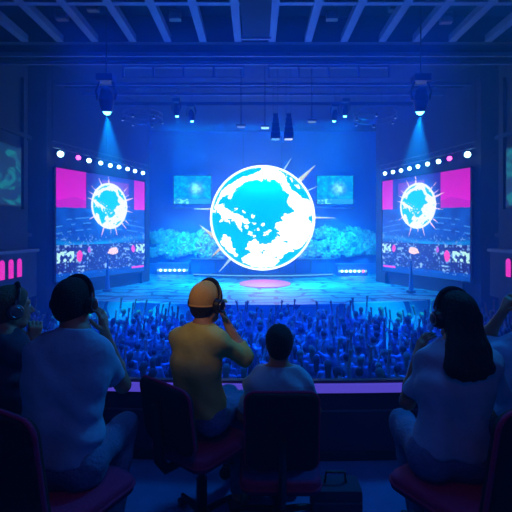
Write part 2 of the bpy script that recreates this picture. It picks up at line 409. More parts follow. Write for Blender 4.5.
    clip = [(at(0, 0.058, 0.035), nv(fw*0.9-u*0.45)), (at(0, -0.02, -0.066), nv(-u+fw*0.45))]
    g = 0.011 if not cap else 0.004
    if long_hair: clip = [(at(0, 0.06, 0.04), nv(fw*0.95-u*0.3))]
    f.ell(at(0, -0.014, 0.024), np.array((0.078, 0.098, 0.094))*hs, fr, 0.02, clip=clip, grow=g)
    f.ell(at(0, -0.045, -0.03), np.array((0.066, 0.060, 0.066))*hs, fr, 0.03, clip=clip, grow=g*0.5)
    if long_hair:
        for x0, xm, x1, zz in ((-0.042, -0.075, -0.130, -0.205), (-0.02, -0.05, -0.09, -0.225), (0.0, -0.022, -0.05, -0.232), (0.02, 0.008, -0.005, -0.228), (0.042, 0.040, 0.038, -0.205)):
            f.seg(at(x0, -0.05, 0.0), at(xm, -0.115, -0.13), 0.040, 0.042, 0.03); f.seg(at(xm, -0.115, -0.13), at(x1, -0.165, zz), 0.042, 0.037, 0.03)
    f.strands(0.0012 if not long_hair else 0.0035, 40 if not long_hair else 26, c)
    if cap:
        f.plane(at(0, 0, -0.005), u)
    f.mesh('hair', [M[hair]], off, root)
    if cap:
        f = Field(c-0.17, c+np.array((0.2, 0.2, 0.17)), 0.005)
        f.ell(at(0, -0.012, 0.026), np.array((0.087, 0.108, 0.102))*hs, fr, 0.01, clip=[(at(0, 0, -0.018), nv(-u-fw*0.05))])
        co = f.mesh('cap', [M['cap']], off, root)
        bp = []
        brim = MB(); pts = []
        ang = np.linspace(-1.15, 1.15, 18)
        inner = [at(math.sin(a)*0.080, 0.0+math.cos(a)*0.086, 0.016) for a in ang]; outer = [at(math.sin(a)*0.082, 0.068+math.cos(a)*0.088, 0.002-0.010*abs(math.sin(a))) for a in ang]
        poly = inner+outer[::-1]
        brim.prism([Vector(p) for p in poly], (0, 0, 0), Vector(u*0.005)); brim.build('brim', M['cap'], co, True, off)
        MB().ball(Vector(at(0, -0.012, 0.126)), 0.008, (1, 1, 0.6), 12).build('button', M['cap'], co, True, off)
        for a in (0, 60, 120):
            rr = math.radians(a); ptsm = [Vector(at(math.cos(rr)*math.cos(t)*0.086, -0.012+math.sin(rr)*math.cos(t)*0.106, 0.026+math.sin(t)*0.1015)) for t in np.linspace(0.0, math.pi, 30)]
            MB().tube(ptsm, 0.0022, 5).build('seam', M['cap'], co, True, off)
        bandp = [Vector(at(math.cos(t)*0.0835, -0.012+math.sin(t)*0.1045, -0.012)) for t in np.linspace(0, 2*math.pi, 40, endpoint=False)]
        MB().tube(bandp, 0.004, 6, closed=True, flat=1.5).build('hat_band', M['cap'], co, True, off)
    if watch:
        s_, fracw, rr, nm, mt = watch; el, wr = A['el'+s_], A['wr'+s_]; p = el+(wr-el)*fracw; d = nv(wr-el); a_ = nv(np.cross(d, (0.1, 0.2, 1))); b_ = np.cross(d, a_)
        ptsr = [Vector(p+(a_*math.cos(t)+b_*math.sin(t))*rr) for t in np.linspace(0, 2*math.pi, 24, endpoint=False)]
        wo = MB().tube(ptsr, 0.007, 6, closed=True, flat=2.0).build(nm, M[mt], root, True, off)
        if nm == 'wristwatch': MB().cyl(Vector(p+a_*rr), Vector(p+a_*(rr+0.012)), 0.02, 0.018, 20).build('watch_case', M['silver'], wo, True, off)
    return root, fr

# ---------------------------------------------------------------- CAMERA
cam = bpy.data.cameras.new('camera'); co = bpy.data.objects.new('camera', cam); COL.objects.link(co); S.camera = co
cam.sensor_width = 36; cam.lens = 36*FPX/512; cam.shift_y = -(256-HY)/512; cam.clip_start = 0.05; cam.clip_end = 200
co.location = (0, 0, CZ); co.rotation_euler = (math.radians(90), 0, 0)
S.view_settings.view_transform = 'Standard'; S.view_settings.look = 'None'; S.view_settings.gamma = 1; S.view_settings.use_curve_mapping = False
S.view_settings.exposure = 0.0

# ---------------------------------------------------------------- HAZE (the air of the hall)
wd = bpy.data.worlds.new('hall_air'); S.world = wd; wd.use_nodes = True
nt = wd.node_tree; nt.nodes['Background'].inputs['Color'].default_value = (0.0, 0.02, 0.12, 1); nt.nodes['Background'].inputs['Strength'].default_value = 0.10
vs_ = nt.nodes.new('ShaderNodeVolumeScatter'); vs_.inputs['Color'].default_value = (0.12, 0.50, 1.0, 1); vs_.inputs['Density'].default_value = 0.015; vs_.inputs['Anisotropy'].default_value = 0.1
nt.links.new(vs_.outputs['Volume'], nt.nodes['World Output'].inputs['Volume'])
S.cycles.volume_bounces = 1; S.cycles.max_bounces = 5; S.cycles.diffuse_bounces = 2; S.cycles.glossy_bounces = 2; S.cycles.use_denoising = True
S.cycles.sample_clamp_indirect = 4.0

# ---------------------------------------------------------------- SETTING
WX, BACKY = 11.8, 36.0
WR = 12.55
wx = lambda s: -WX if s < 0 else WR
CE = 10.9
m = MB().box((-4, -2.6, -0.3), (4, 2.12, FLOOR_UP)); struct('floor_upper_tier', m, M['carpet'])
m = MB().box((-4, 2.12, -0.3), (4, 3.35, FLOOR_LO)); struct('floor', m, M['carpet'])
m = MB().box((-WX, 3.5, PIT-0.3), (WR, BACKY, PIT)); struct('floor_hall', m, M['pitfloor'])
m = MB().box((-4, -2.8, -0.3), (4, -2.6, 4.2)); struct('wall_back', m, M['wall'])
m = MB().box((-WX-0.3, 3.0, PIT), (-WX, BACKY, CE)); struct('wall_left', m, M['wall'])
m = MB().box((WR, 3.0, PIT), (WR+0.3, BACKY, CE)); struct('wall_right', m, M['wall'])
m = MB().box((-WX, BACKY, PIT), (WR, BACKY+0.3, CE)); struct('wall_backdrop', m, M['drop'])
m = MB().box((-WX, 9.0, CE), (WR, BACKY, CE+0.3)); struct('ceiling', m, M['ceil'])
for sx, nm in ((-1, 'left'), (1, 'right')):
    m = MB()      # wing pier and the angled wall that carries the side screen
    a, b, c_, d_ = (((-WX, 20.7), (-11.15, 21.3), (-7.65, 28.75), (-WX, 29.6)) if sx < 0 else ((WR, 20.7), (11.98, 21.3), (8.62, 28.75), (WR, 29.6)))
    m.prism([(x, y, PIT) for x, y in (a, b, c_, d_)], (0, 0, PIT), (0, 0, CE)); struct('wall_wing_'+nm, m, M['wall'])
    m = MB()
    for i, yy in enumerate((14.6, 16.0, 18.1, 20.2)):
        m.box((wx(sx)-0.16, yy-0.14, 3.0), (wx(sx)+0.16, yy+0.14, 9.6))
    m.box((wx(sx)-0.2, 12, 6.6), (wx(sx)+0.2, 20.7, 6.8)); m.box((wx(sx)-0.2, 12, 1.6), (wx(sx)+0.2, 20.7, 1.8))
    struct('trim_'+('1' if sx < 0 else '2'), m, M['wall'])
# parapet of the box: curved low wall and its ledge with a purple light strip
def arc_wall(y0, thick, z0, z1, bow=0.26, half=4.0, n=40):
    m = MB(); xs = np.linspace(-half, half, n)
    f = lambda x: y0+bow*((x-0.25)/2.0)**2*0.35
    outl = [(x, f(x), z0) for x in xs]+[(x, f(x)+thick, z0) for x in xs[::-1]]
    return m.prism(outl, (0, 0, z0), (0, 0, z1))
struct('wall_parapet', arc_wall(3.24, 0.07, PIT, 0.545), M['parapet'])
struct('trim_3', arc_wall(3.232, 0.02, 0.395, 0.41), M['rib'])
struct('trim_4', arc_wall(3.225, 0.03, 0.0, 0.07), M['ledge'])
tag(arc_wall(3.19, 0.13, 0.545, 0.565).build('parapet_ledge', M['ledge']), kind='structure')
led = tag(arc_wall(3.185, 0.04, 0.565, 0.628).build('light_strip', M['led_purple']), 'purple glowing light strip along the top of the dark balcony ledge', 'light strip')
cap_r = arc_wall(3.225, 0.05, 0.615, 0.650).build('rail', M['ledge'], led)
# ceiling beams
bx_px = (-10, 25, 60, 95, 133, 168, 203, 238, 272, 308, 344, 382, 416, 452, 488, 524)
for px in bx_px:
    X = (px-256)/FPX*16.8
    m = MB().box((X-0.15, 12.2, 9.83), (X+0.15, 16.8, 10.12), 0.02)
    tag(m.build('ceiling_beam', M['beam']), kind='structure')
def cross(y, z0, z1, t, mt='rib'):
    tag(MB().box((-WX, y, z0), (WR, y+t, z1)).build('ceiling_beam', M[mt]), kind='structure')
cross(13.95, 9.86, 10.15, 0.2, 'beam'); cross(16.8, 9.83, CE, 0.25, 'ceil'); cross(17.5, 9.55, 9.72, 0.12); cross(17.9, 9.5, CE, 0.15, 'ceil')
cross(18.05, 9.42, 9.56, 0.1); cross(21.8, 9.85, 10.0, 0.12); cross(22.3, 9.9, 10.0, 0.1, 'ceil'); cross(23.4, 9.85, 10.0, 0.14); cross(25.4, 9.9, 10.1, 0.2, 'ceil')
tag(MB().box((-0.55, 12.9, 9.80), (0.55, 16.4, 10.4), 0.02).build('ceiling_hatch', M['ceil']), kind='structure')

tag(MB().box((-0.62, 16.38, 9.76), (0.62, 16.5, 9.86)).build('trim_5', M['beam']), kind='structure')
# stage
def stage_mat():
    m = bpy.data.materials.new('stage_floor_slabs'); m.use_nodes = True; nt = m.node_tree; b = nt.nodes['Principled BSDF']
    tc = nt.nodes.new('ShaderNodeTexCoord'); ns = nt.nodes.new('ShaderNodeTexNoise'); ns.inputs['Scale'].default_value = 0.35; ns.inputs['Detail'].default_value = 3
    ad = nt.nodes.new('ShaderNodeMixRGB'); ad.blend_type = 'ADD'; ad.inputs['Fac'].default_value = 1.0
    sc = nt.nodes.new('ShaderNodeVectorMath'); sc.operation = 'SCALE'; sc.inputs['Scale'].default_value = 3.2
    br = nt.nodes.new('ShaderNodeTexBrick'); br.inputs['Scale'].default_value = 1.0; br.inputs['Brick Width'].default_value = 3.0; br.inputs['Row Height'].default_value = 1.0
    br.inputs['Mortar Size'].default_value = 0.13; br.inputs['Color1'].default_value = (0.10, 0.55, 0.70, 1); br.inputs['Color2'].default_value = (0.05, 0.36, 0.58, 1); br.inputs['Mortar'].default_value = (0.01, 0.06, 0.22, 1)
    nt.links.new(tc.outputs['Object'], ns.inputs['Vector']); nt.links.new(ns.outputs['Color'], sc.inputs[0]); nt.links.new(tc.outputs['Object'], ad.inputs['Color1']); nt.links.new(sc.outputs['Vector'], ad.inputs['Color2'])
    nt.links.new(ad.outputs['Color'], br.inputs['Vector']); nt.links.new(br.outputs['Color'], b.inputs['Base Color']); b.inputs['Roughness'].default_value = 0.45
    return m
SZ = -1.70
outl = [(x, 19.5+2.0*(abs(x)/11.0)**2, PIT) for x in np.linspace(-11.1, 11.9, 41)]+[(11.9, 35.9, PIT), (-11.1, 35.9, PIT)]
struct('floor_stage', MB().prism(outl, (0, 0, PIT), (0, 0, SZ)), stage_mat())

# ---------------------------------------------------------------- PICTURES ON SCREENS AND THE GLOBE
def inpoly(x, y, poly):
    c = np.zeros(x.shape, bool); n = len(poly)
    for i in range(n):
        x0, y0 = poly[i]; x1, y1 = poly[(i+1) % n]
        if y0 == y1: continue
        c ^= ((y0 > y) != (y1 > y)) & (x < (x1-x0)*(y-y0)/(y1-y0)+x0)
    return c
LAND = [
 [(62,190),(75,160),(90,130),(120,98),(150,76),(180,58),(215,38),(250,28),(290,33),(322,52),(318,85),(292,90),(272,97),(255,85),(240,100),(222,90),(200,95),(180,105),(165,115),(150,125),(138,135),(134,150),(126,168),(118,160),(120,142),(108,150),(95,150),(85,165),(78,178),(70,200)],
 [(290,70),(330,65),(345,100),(370,120),(395,150),(430,165),(448,200),(452,240),(442,280),(427,310),(402,340),(380,350),(350,355),(325,372),(310,402),(290,418),(250,424),(210,418),(170,398),(165,385),(190,370),(205,355),(183,350),(192,330),(215,310),(238,325),(262,330),(290,315),(312,290),(288,270),(298,252),(322,247),(312,235),(325,225),(362,210),(355,195),(338,190),(333,170),(345,150),(328,140),(318,125),(313,105),(292,95)],
 [(72,185),(95,178),(112,195),(130,212),(155,222),(180,232),(200,252),(182,258),(168,247),(172,270),(165,287),(158,262),(140,240),(118,234),(128,252),(105,242),(88,225),(78,205)],
 [(86,318),(105,296),(127,303),(132,325),(138,345),(150,374),(127,374),(105,352),(92,338)],
 [(300,40),(330,50),(392,105),(400,122),(372,112),(345,88),(318,70)],
]
HOLES = [
 [(118,98),(140,73),(170,55),(200,43),(235,36),(248,48),(222,62),(200,70),(175,75),(150,90),(128,103)],
 [(326,60),(360,73),(395,106),(425,148),(433,166),(402,162),(370,142),(350,127),(338,100)],
 [(302,398),(318,375),(350,355),(385,348),(394,360),(370,382),(340,400),(310,410)],
 [(418,225),(440,220),(440,250),(425,247)], [(320,318),(345,322),(330,330)], [(232,358),(250,352),(248,364)], [(285,378),(300,372),(296,386)], [(345,265),(358,262),(354,275)],
]
DOTS = [(210,228,5),(215,255,6),(245,258,6),(265,285,7),(190,270,6),(200,290,6),(215,300,5),(92,240,6),(225,275,5),(110,212,5),(150,200,4),(252,290,5),(180,215,4),(60,205,7),(300,300,4),(335,300,0)]
def hsh(x, y, s=0): return np.modf(np.abs(np.sin(x*12.9898+y*78.233+s*37.7)*43758.5453))[0]
def vnoise(x, y, s=0):
    xi, yi = np.floor(x), np.floor(y); fx, fy = x-xi, y-yi; fx = fx*fx*(3-2*fx); fy = fy*fy*(3-2*fy)
    return (hsh(xi, yi, s)*(1-fx)+hsh(xi+1, yi, s)*fx)*(1-fy)+(hsh(xi, yi+1, s)*(1-fx)+hsh(xi+1, yi+1, s)*fx)*fy
def globe_land(x, y):
    """x, y in -1..1 over the disc (y up) -> land mask"""
    X = 248+x*203; Y = 228-y*203
    X = X+(vnoise(X/9, Y/9, 1)-0.5)*10+(vnoise(X/4, Y/4, 3)-0.5)*9; Y = Y+(vnoise(X/9, Y/9, 2)-0.5)*10+(vnoise(X/4.5, Y/4.5, 5)-0.5)*8
    l = np.zeros(x.shape, bool)
    for p in LAND[:4]: l |= inpoly(X, Y, p)
    for p in HOLES: l &= ~inpoly(X, Y, p)
    l |= inpoly(X, Y, LAND[4]) & (vnoise(X/6, Y/14, 9) > 0.62)
    for cx, cy, r in DOTS: l |= (X-cx)**2+((Y-cy)*1.2)**2 < r*r
    return l
def attr_mesh(name, V, Q, colr, m, parent=None, smooth=False):
    me = bpy.data.meshes.new(name); me.vertices.add(len(V)); me.vertices.foreach_set('co', np.asarray(V, np.float32).ravel())
    me.loops.add(Q.size); me.loops.foreach_set('vertex_index', Q.astype(np.int32).ravel()); me.polygons.add(len(Q)); me.polygons.foreach_set('loop_start', np.arange(0, Q.size, 4, dtype=np.int32))
    if smooth: me.polygons.foreach_set('use_smooth', np.ones(len(Q), bool))
    me.update(calc_edges=True)
    a = me.color_attributes.new('pic', 'FLOAT_COLOR', 'POINT'); a.data.foreach_set('color', np.concatenate([colr, np.ones((len(V), 1))], 1).astype(np.float32).ravel())
    return link(name, me, m, parent)
def picture(name, O, ex, ez, nx, nz, fn, m, parent):
    """flat picture surface: O top-left corner, ex to the right, ez downwards; fn(u, v) -> rgb"""
    u, v = np.meshgrid(np.linspace(0, 1, nx), np.linspace(0, 1, nz), indexing='ij')
    V = np.array(O)[None, None]+u[..., None]*np.array(ex)+v[..., None]*np.array(ez)
    i = np.arange(nx*nz).reshape(nx, nz); Q = np.stack([i[:-1, :-1], i[:-1, 1:], i[1:, 1:], i[1:, :-1]], -1).reshape(-1, 4)
    return attr_mesh(name, V.reshape(-1, 3), Q, fn(u, v).reshape(-1, 3), m, parent)

MAG = np.array((0.62, 0.0, 0.66))
def arena_pic(flip):
    def fn(u0, v):
        u = 1-u0 if flip else u0
        c = np.zeros(u.shape+(3,)); c[:] = (0.0, 0.035, 0.36)
        top = v < 0.345-0.03*u
        mag = top & ((u < 0.285) | (u > 0.855))
        c[top] = (0.02, 0.015, 0.34)
        pur = top & ~mag & (np.abs(u-0.62) < 0.16) & (np.abs(v-0.11) < 0.06); c[pur] = (0.16, 0.02, 0.42)
        sh = (0.75+0.35*v/0.35)[..., None]; c[mag] = (MAG*sh)[mag]
        dune = mag & (v > 0.24+0.09*np.abs(u-0.18)*3) ; c[dune] = (MAG*0.75+np.array((0, 0, 0.08)))
        # arena below
        low = ~top
        g = vnoise(u*14, v*20, 4)
        c[low] += (np.stack([0.0*g, 0.05*g, 0.22*g], -1))[low]
        for k, vv in enumerate((0.42, 0.47, 0.53)):
            ln = low & (np.abs(v-vv-0.05*(u-0.5)**2*4) < 0.006) & (vnoise(u*25, v*0+k, 6) > 0.45); c[ln] = (0.03, 0.22, 0.75)
        cy_ = np.exp(-((v-0.655-0.03*np.sin(u*5))/0.028)**2)*(0.25+0.75*vnoise(u*7, v*0+2, 8)); c += cy_[..., None]*np.array((0.0, 0.34, 0.62))
        band = (v > 0.68) & (v < 0.93); n1 = vnoise(u*46, v*60, 11); n2 = vnoise(u*12, v*10, 12)
        c[band] = (0.01, 0.02, 0.20)
        sp = band & (n1 > 0.66) & (n2 > 0.38); c[sp] = (0.12, 0.28, 0.70)
        sp = band & (n1 > 0.80) & (n2 > 0.5); c[sp] = (0.25, 0.55, 0.9)
        sp = (v > 0.58) & (v < 0.96) & (vnoise(u*80, v*70, 17) > 0.82); c[sp] = (0.10, 0.30, 0.75)
        wh = (vnoise(u*60, v*38, 14) > 0.42) & (((u < 0.17) & (u > 0.01) & (np.abs(v-0.79) < 0.05)) | ((u > 0.88) & (np.abs(v-0.745) < 0.05)))
        c[wh] = (0.45, 0.95, 0.95)
        for (a, b, rx, rz, cc) in ((0.225, 0.785, 0.028, 0.05, (0.9, 0.05, 0.5)), (0.84, 0.745, 0.025, 0.035, (0.8, 0.05, 0.5)), (0.585, 0.755, 0.06, 0.035, (0.9, 0.72, 0.62)), (0.32, 0.73, 0.015, 0.03, (0.45, 0.1, 0.75))):
            k = (((u-a)/rx)**2+((v-b)/rz)**2 < 0.6+0.8*vnoise(u*40, v*40, 15)); c[k] = cc
        k = (u > 0.82) & (u < 0.99) & (np.abs(v-0.945) < 0.009); c[k] = (0.75, 0.05, 0.7)
        k = v > 0.955; c[k] = (0.0, 0.06, 0.42)
        # globe emblem with its rays (never mirrored)
        uc = 0.55 if not flip else 0.455
        X = (u0-uc)/0.205; Y = -(v-0.30)/0.225; rr = np.hypot(X, Y); th = np.arctan2(Y, X)
        hk = hsh(np.floor(th*4.5+0.3), th*0, 5); ray = (rr < 1.12+0.5*hk) & (rr > 0.9) & (hk > 0.25) & (np.abs(np.modf(th*4.5+90.3)[0]-0.2-0.6*hk) < 0.10*(1.12+0.5*hk-rr)/0.3) & (vnoise(u*60, v*60, 21) > 0.25)
        c[ray] = (0.85, 0.6, 0.8)
        halo = np.exp(-((rr-1)/0.22)**2)*(rr > 1)*0.4; c += halo[..., None]*np.array((0.0, 0.25, 0.6))
        ins = rr < 1.0; land = globe_land(X*0.95, Y*0.95); c[ins] = (0.0, 0.60, 0.85); c[ins & land] = (0.85, 1.0, 0.95)
        c[(rr < 1.03) & (rr > 0.93)] = (0.85, 1.0, 1.0)
        return c
    return fn
scr_m = mat_attr('side_screen_picture', 1.15)
def side_screen(sx):
    # near edge at 21.6 m, far edge at 28 m
    if sx < 0: A, B = Vector((-10.82, 21.6, 5.34)), Vector((-7.80, 28.0, 5.34))
    else: A, B = Vector((8.86, 28.0, 5.34)), Vector((11.62, 21.6, 5.34))
    if sx > 0: A, B = Vector((8.82, 27.9, 5.37)), Vector((11.62, 21.65, 5.34))
    ex = B-A; ez = Vector((0, 0, -6.2)); nrm = ez.cross(ex).normalized()
    if nrm.y > 0: nrm = -nrm
    root = empty('video_screen', (A+B)/2+ez, 0, ('tall video wall with pink sky and globe picture, beside the %s hall pier' % ('left' if sx < 0 else 'right')), 'screen', 'side video walls')
    root['label'] = 'large pink and blue video wall with globe picture, %s' % ('above the man in pale blue tee' if sx < 0 else 'above the long-haired woman')
    off = root.location
    picture('screen_picture', A-off, ex, ez, 230, 240, arena_pic(sx > 0), scr_m, root)
    e = ex.normalized(); t = 0.10
    fm = MB(); dn = Vector((0, 0, -1))
    def slab(p, q, w, a, b):
        # box from p to q along, w widthwise vector, thickness a..b along normal
        o = [p+nrm*a, q+nrm*a, q+nrm*a+w, p+nrm*a+w]; fm.prism(o, Vector((0, 0, 0)), nrm*(b-a))
    for p, q, w in ((A, B, -dn*t), (A+ez, B+ez, dn*t), (A, A+ez, -e*t), (B, B+ez, e*t)): slab(p, q, w, -0.12, 0.04)
    fm.build('frame', M['black'], root, off=off)
    fm = MB(); slab(A, B, ez, -0.12, -0.02); fm.build('back_panel', M['blackp'], root, off=off)
    # legs down to the stage
    for p in (A+e*0.4, B-e*0.4): MB().box((p.x-0.08, p.y+0.02, SZ), (p.x+0.08, p.y+0.16, A.z-6.3)).build('leg', M['black'], root, off=off)
    return A, B, e, nrm
sideinfo = {}
for sx in (-1, 1): sideinfo[sx] = side_screen(sx)
# rows of lamps above the side screens
def lamp_row(sx, pts, Ds):
    P = [W(px, py, D) for (px, py), D in zip(pts, Ds)]
    e = (P[-1]-P[0]).normalized(); a, b = P[0]-e*0.5, P[-1]+e*0.5
    bar = empty('lighting_bar', (a+b)/2, 0, 'black lighting bar over the video wall %s' % ('above the man in pale blue tee' if sx < 0 else 'above the long-haired woman'), 'lighting bar', 'bars above the video walls')
    off = bar.location
    for dz in (0.0, 0.32): MB().tube([a+Vector((0, 0, 0.28+dz)), b+Vector((0, 0, 0.28+dz))], 0.035, 8).build('tube', M['truss'], bar, True, off)
    st = MB()
    for k in range(28):
        p = a+(b-a)*(k/28); q = a+(b-a)*((k+1)/28); st.tube([p+Vector((0, 0, 0.28+0.32*(k % 2))), q+Vector((0, 0, 0.28+0.32*((k+1) % 2)))], 0.015, 6)
    st.build('lattice', M['truss'], bar, True, off)
    for p in (a, b, (a+b)/2): MB().cyl(p+Vector((0, 0, 0.6)), (p.x, p.y, CE), 0.015, n=6).build('hanging_rod', M['black'], bar, True, off)
    for i, p in enumerate(P):
        r = 0.20 if i == 0 else (0.16 if i < 3 else 0.145); face = (Vector((0, 0, CZ-0.5))-p); face.z = -1.0; face.normalize()
        t = empty('stage_lamp', p, 0, '%s stage lamp, %s from the outer end over the %s video wall' % ('magenta' if i == 1 else ('largest pale cyan' if i == 0 else 'pale cyan'), ('first', 'second', 'third', 'fourth', 'fifth', 'sixth', 'seventh', 'eighth', 'ninth')[i], 'blue-tee-side' if sx < 0 else 'woman-side'), 'lamp', 'lamps over the video walls')
        MB().cyl(-face*0.30, -face*0.02, r*0.7, r*1.08, 20).build('housing', M['blackp'], t, True)
        MB().cyl(-face*0.02, face*0.0, r*0.82, r*0.82, 20).ball((0, 0, 0), r*0.82, (1, 1, 1), 16).build('lens', M['lamp_p' if i == 1 else 'lamp_w'], t, True)
        MB().tube([Vector((-r*1.2, 0, 0)), Vector((-r*1.2, 0, 0.22)), Vector((r*1.2, 0, 0.22)), Vector((r*1.2, 0, 0))], 0.02, 6).build('yoke', M['black'], t, True)
LP = [(60.5,154),(78.4,157.6),(89,160.5),(100.7,163),(110.3,165.5),(119,167),(127.6,169),(135,171),(143,173)]
LD = [21.01/(0.484-(p[0]-256)/400) for p in LP]
lamp_row(-1, LP, LD)
RP = [(467.5,154.5),(449.5,158.5),(438.5,161.5),(427.5,164),(418,166.5),(409.5,168.5),(401,170.5),(393,172),(385,173.5)]
lamp_row(1, RP, [21.03/((p[0]-256)/400+0.445) for p in RP])

# small screens on the backdrop
def small_pic(seed):
    def fn(u, v):
        c = np.zeros(u.shape+(3,)); n = vnoise(u*9, v*8, seed); n2 = vnoise(u*20, v*17, seed+1)
        c[:] = (0.0, 0.17, 0.45); c += (n*n2)[..., None]*np.array((0.0, 0.55, 0.55))
        b = np.exp(-(((u-0.6)/0.13)**2+((v-0.45)/0.16)**2))*(0.4+n2); c += b[..., None]*np.array((0.25, 0.7, 0.6))
        k = v > 0.82; c[k] = (0.02, 0.32, 0.62); c[k & (n2 > 0.55) & (u < 0.4)] = (0.15, 0.85, 0.9)
        return c
    return fn
sm_m = mat_attr('backdrop_screen_picture', 1.3)
for i, (x0, x1) in enumerate(((174, 211), (317, 353))):
    A = W(x0, 176, 35.0); B = W(x1, 176, 35.0); C_ = W(x0, 204, 35.0); root = empty('wall_screen', W((x0+x1)/2, 204, 35.0), 0, 'small cyan screen on the backdrop, %s' % ('above and behind the yellow cap' if i == 0 else 'beside the largest gilded spike of the globe'), 'screen', 'cyan screens on the backdrop')
    off = root.location; picture('screen_picture', A-off, B-A, C_-A, 60, 48, small_pic(20+i), sm_m, root)
    fm = MB(); w, hh = (B-A).x, (A-C_).z
    for lo, hi in (((-0.08, -0.06, 0), (w+0.08, 0.12, 0.08)), ((-0.08, -0.06, -hh-0.08), (w+0.08, 0.12, -hh)), ((-0.08, -0.06, -hh), (0, 0.12, 0)), ((w, -0.06, -hh), (w+0.08, 0.12, 0)), ((0, 0.03, -hh), (w, 0.12, 0))):
        fm.box(Vector(lo)+A, Vector(hi)+A)
    fm.build('frame', M['truss'], root, off=off)
    MB().box((A.x-0.1, A.y-0.25, C_.z-0.42), (B.x+0.1, A.y+0.1, C_.z-0.28)).build('shelf', M['rib'], root, off=off)
    MB().box(((A.x+B.x)/2-0.2, A.y+0.1, C_.z), ((A.x+B.x)/2+0.2, BACKY, A.z)).build('wall_bracket', M['black'], root, off=off)

# art panels and lit boxes on the side walls
def art_pic(seed):
    def fn(u, v):
        n = vnoise(u*5, v*7, seed); n2 = vnoise(u*13+2*np.sin(v*9), v*11, seed+1); c = np.zeros(u.shape+(3,)); c[:] = (0.0, 0.03, 0.13)
        f = (n > 0.45) & (n2 > 0.35); c[f] = (0.0, 0.12, 0.22); c[f & (n2 > 0.62)] = (0.0, 0.22, 0.28)
        k = (((u-0.35)/0.12)**2+((v-0.3)/0.1)**2 < 1) & (n2 > 0.45); c[k] = (0.22, 0.03, 0.35)
        k = (((u-0.3)/0.12)**2+((v-0.85)/0.05)**2 < 1); c[k] = (0.2, 0.02, 0.3)
        return c
    return fn
art_m = mat_attr('dim_side_panel_picture', 0.8)
for sx in (-1, 1):
    x = wx(sx)-sx*0.12; y0, y1, z0, z1 = 16.3, 19.75, 3.15, 5.95
    root = empty('wall_screen', (x, (y0+y1)/2, z0), 0, 'dim teal and purple screen high on the side wall %s' % ('above the man in navy' if sx < 0 else 'beyond the long-haired woman'), 'screen', 'dim side wall screens')
    off = root.location; A = Vector((x, y0 if sx < 0 else y1, z1)); ex = Vector((0, (y1-y0)*(1 if sx < 0 else -1), 0))
    picture('screen_picture', A-off-Vector((sx*0.06, 0, 0)), ex, Vector((0, 0, z0-z1)), 60, 60, art_pic(31), art_m, root)
    MB().box((x-0.05, y0-0.08, z0-0.08), (x+0.12 if sx > 0 else x+0.05, y1+0.08, z1+0.08)).build('frame', M['black'], root, off=off)
    # theatre box with three lit arches
    xb = wx(sx)-sx*0.55
    root = empty('theatre_box', (wx(sx)-sx*0.3, 18.6, -1.4), 0, 'side wall theatre box with pink lit arches, %s' % ('above the man in navy' if sx < 0 else 'beyond the long-haired woman'), 'theatre box', 'theatre boxes on the side walls')
    off = root.location
    MB().box((min(xb, wx(sx)), 15.5, -1.4), (max(xb, wx(sx)), 20.5, 0.85)).build('box_front', M['wall'], root, off=off)
    MB().box((min(xb-sx*0.1, wx(sx)), 15.4, 0.85), (max(xb-sx*0.1, wx(sx)), 20.6, 1.0), 0.02).build('cornice', M['rib'], root, off=off)
    for yy in (15.75, 16.4, 17.05, 17.7, 18.35, 19.0):
        ww, hb, ht = 0.17, -0.28, 0.42
        o = [(xb-sx*0.03, yy-ww, hb), (xb-sx*0.03, yy+ww, hb)]+[(xb-sx*0.03, yy+math.cos(t)*ww, ht+math.sin(t)*ww) for t in np.linspace(0, math.pi, 10)]
        MB().prism(o, (0, 0, 0), (sx*0.04, 0, 0)).build('lit_arch', M['pinkwin'], root, off=off)

# ---------------------------------------------------------------- THE GLOBE
GC = W(262.5, 218, 31.0); GR = 50.2/FPX*31.0
groot = empty('stage_globe', GC-Vector((0, 0, GR)), 0, 'huge glowing cyan globe with white continents hovering above the stage', 'globe'); off = groot.location
nl, nb = 520, 260
lon, lat = np.meshgrid(np.linspace(-math.pi, math.pi, nl+1)[:-1], np.linspace(-math.pi/2, math.pi/2, nb), indexing='ij')
Pv = np.stack([np.sin(lon)*np.cos(lat), -np.cos(lon)*np.cos(lat), np.sin(lat)], -1)
fx = np.where(Pv[..., 1] < 0, Pv[..., 0], -Pv[..., 0]); lnd = globe_land(fx, Pv[..., 2])
colr = np.where(lnd[..., None], np.array((0.95, 1.0, 0.93))*1.15, np.array((0.0, 0.33, 0.49)))
ii = np.arange(nl*nb).reshape(nl, nb); jj = np.roll(ii, -1, 0)
Q = np.stack([ii[:, :-1], jj[:, :-1], jj[:, 1:], ii[:, 1:]], -1).reshape(-1, 4)
attr_mesh('sphere', (Pv*GR).reshape(-1, 3)+np.array(GC-off), Q, colr.reshape(-1, 3), mat_attr('globe_light', 1.9), groot, True)
ry = -GR*0.12
MB().tube([GC+Vector((math.cos(a)*GR*1.012, ry, math.sin(a)*GR*1.012)) for a in np.linspace(0, 2*math.pi, 120, endpoint=False)], 0.085, 8, closed=True).build('hoop', M['ring'], groot, True, off)
for (p, q, w_, mt) in (((300, 180), (315.5, 165), 2.2, 'spike'), ((285, 168), (291.5, 158), 0.8, 'spikew'), ((314, 217.5), (336, 218), 0.8, 'spike'), ((213, 209), (194, 209), 0.8, 'spike'),
                       ((217, 239), (199.5, 225), 2.2, 'spike'), ((223, 246), (211.5, 257), 1.8, 'spike'), ((233, 256), (219, 272), 1.6, 'spikew'), ((309, 190), (318, 186), 0.6, 'spikew')):
    a, b = W(*p, 31.0), W(*q, 31.0); w_ = w_/FPX*31
    MB().tube([a-(b-a)*0.35, a, a+(b-a)*0.35, b], [w_*0.3, w_, w_*0.75, 0.01], 6).build('spike', M[mt], groot, True, off)
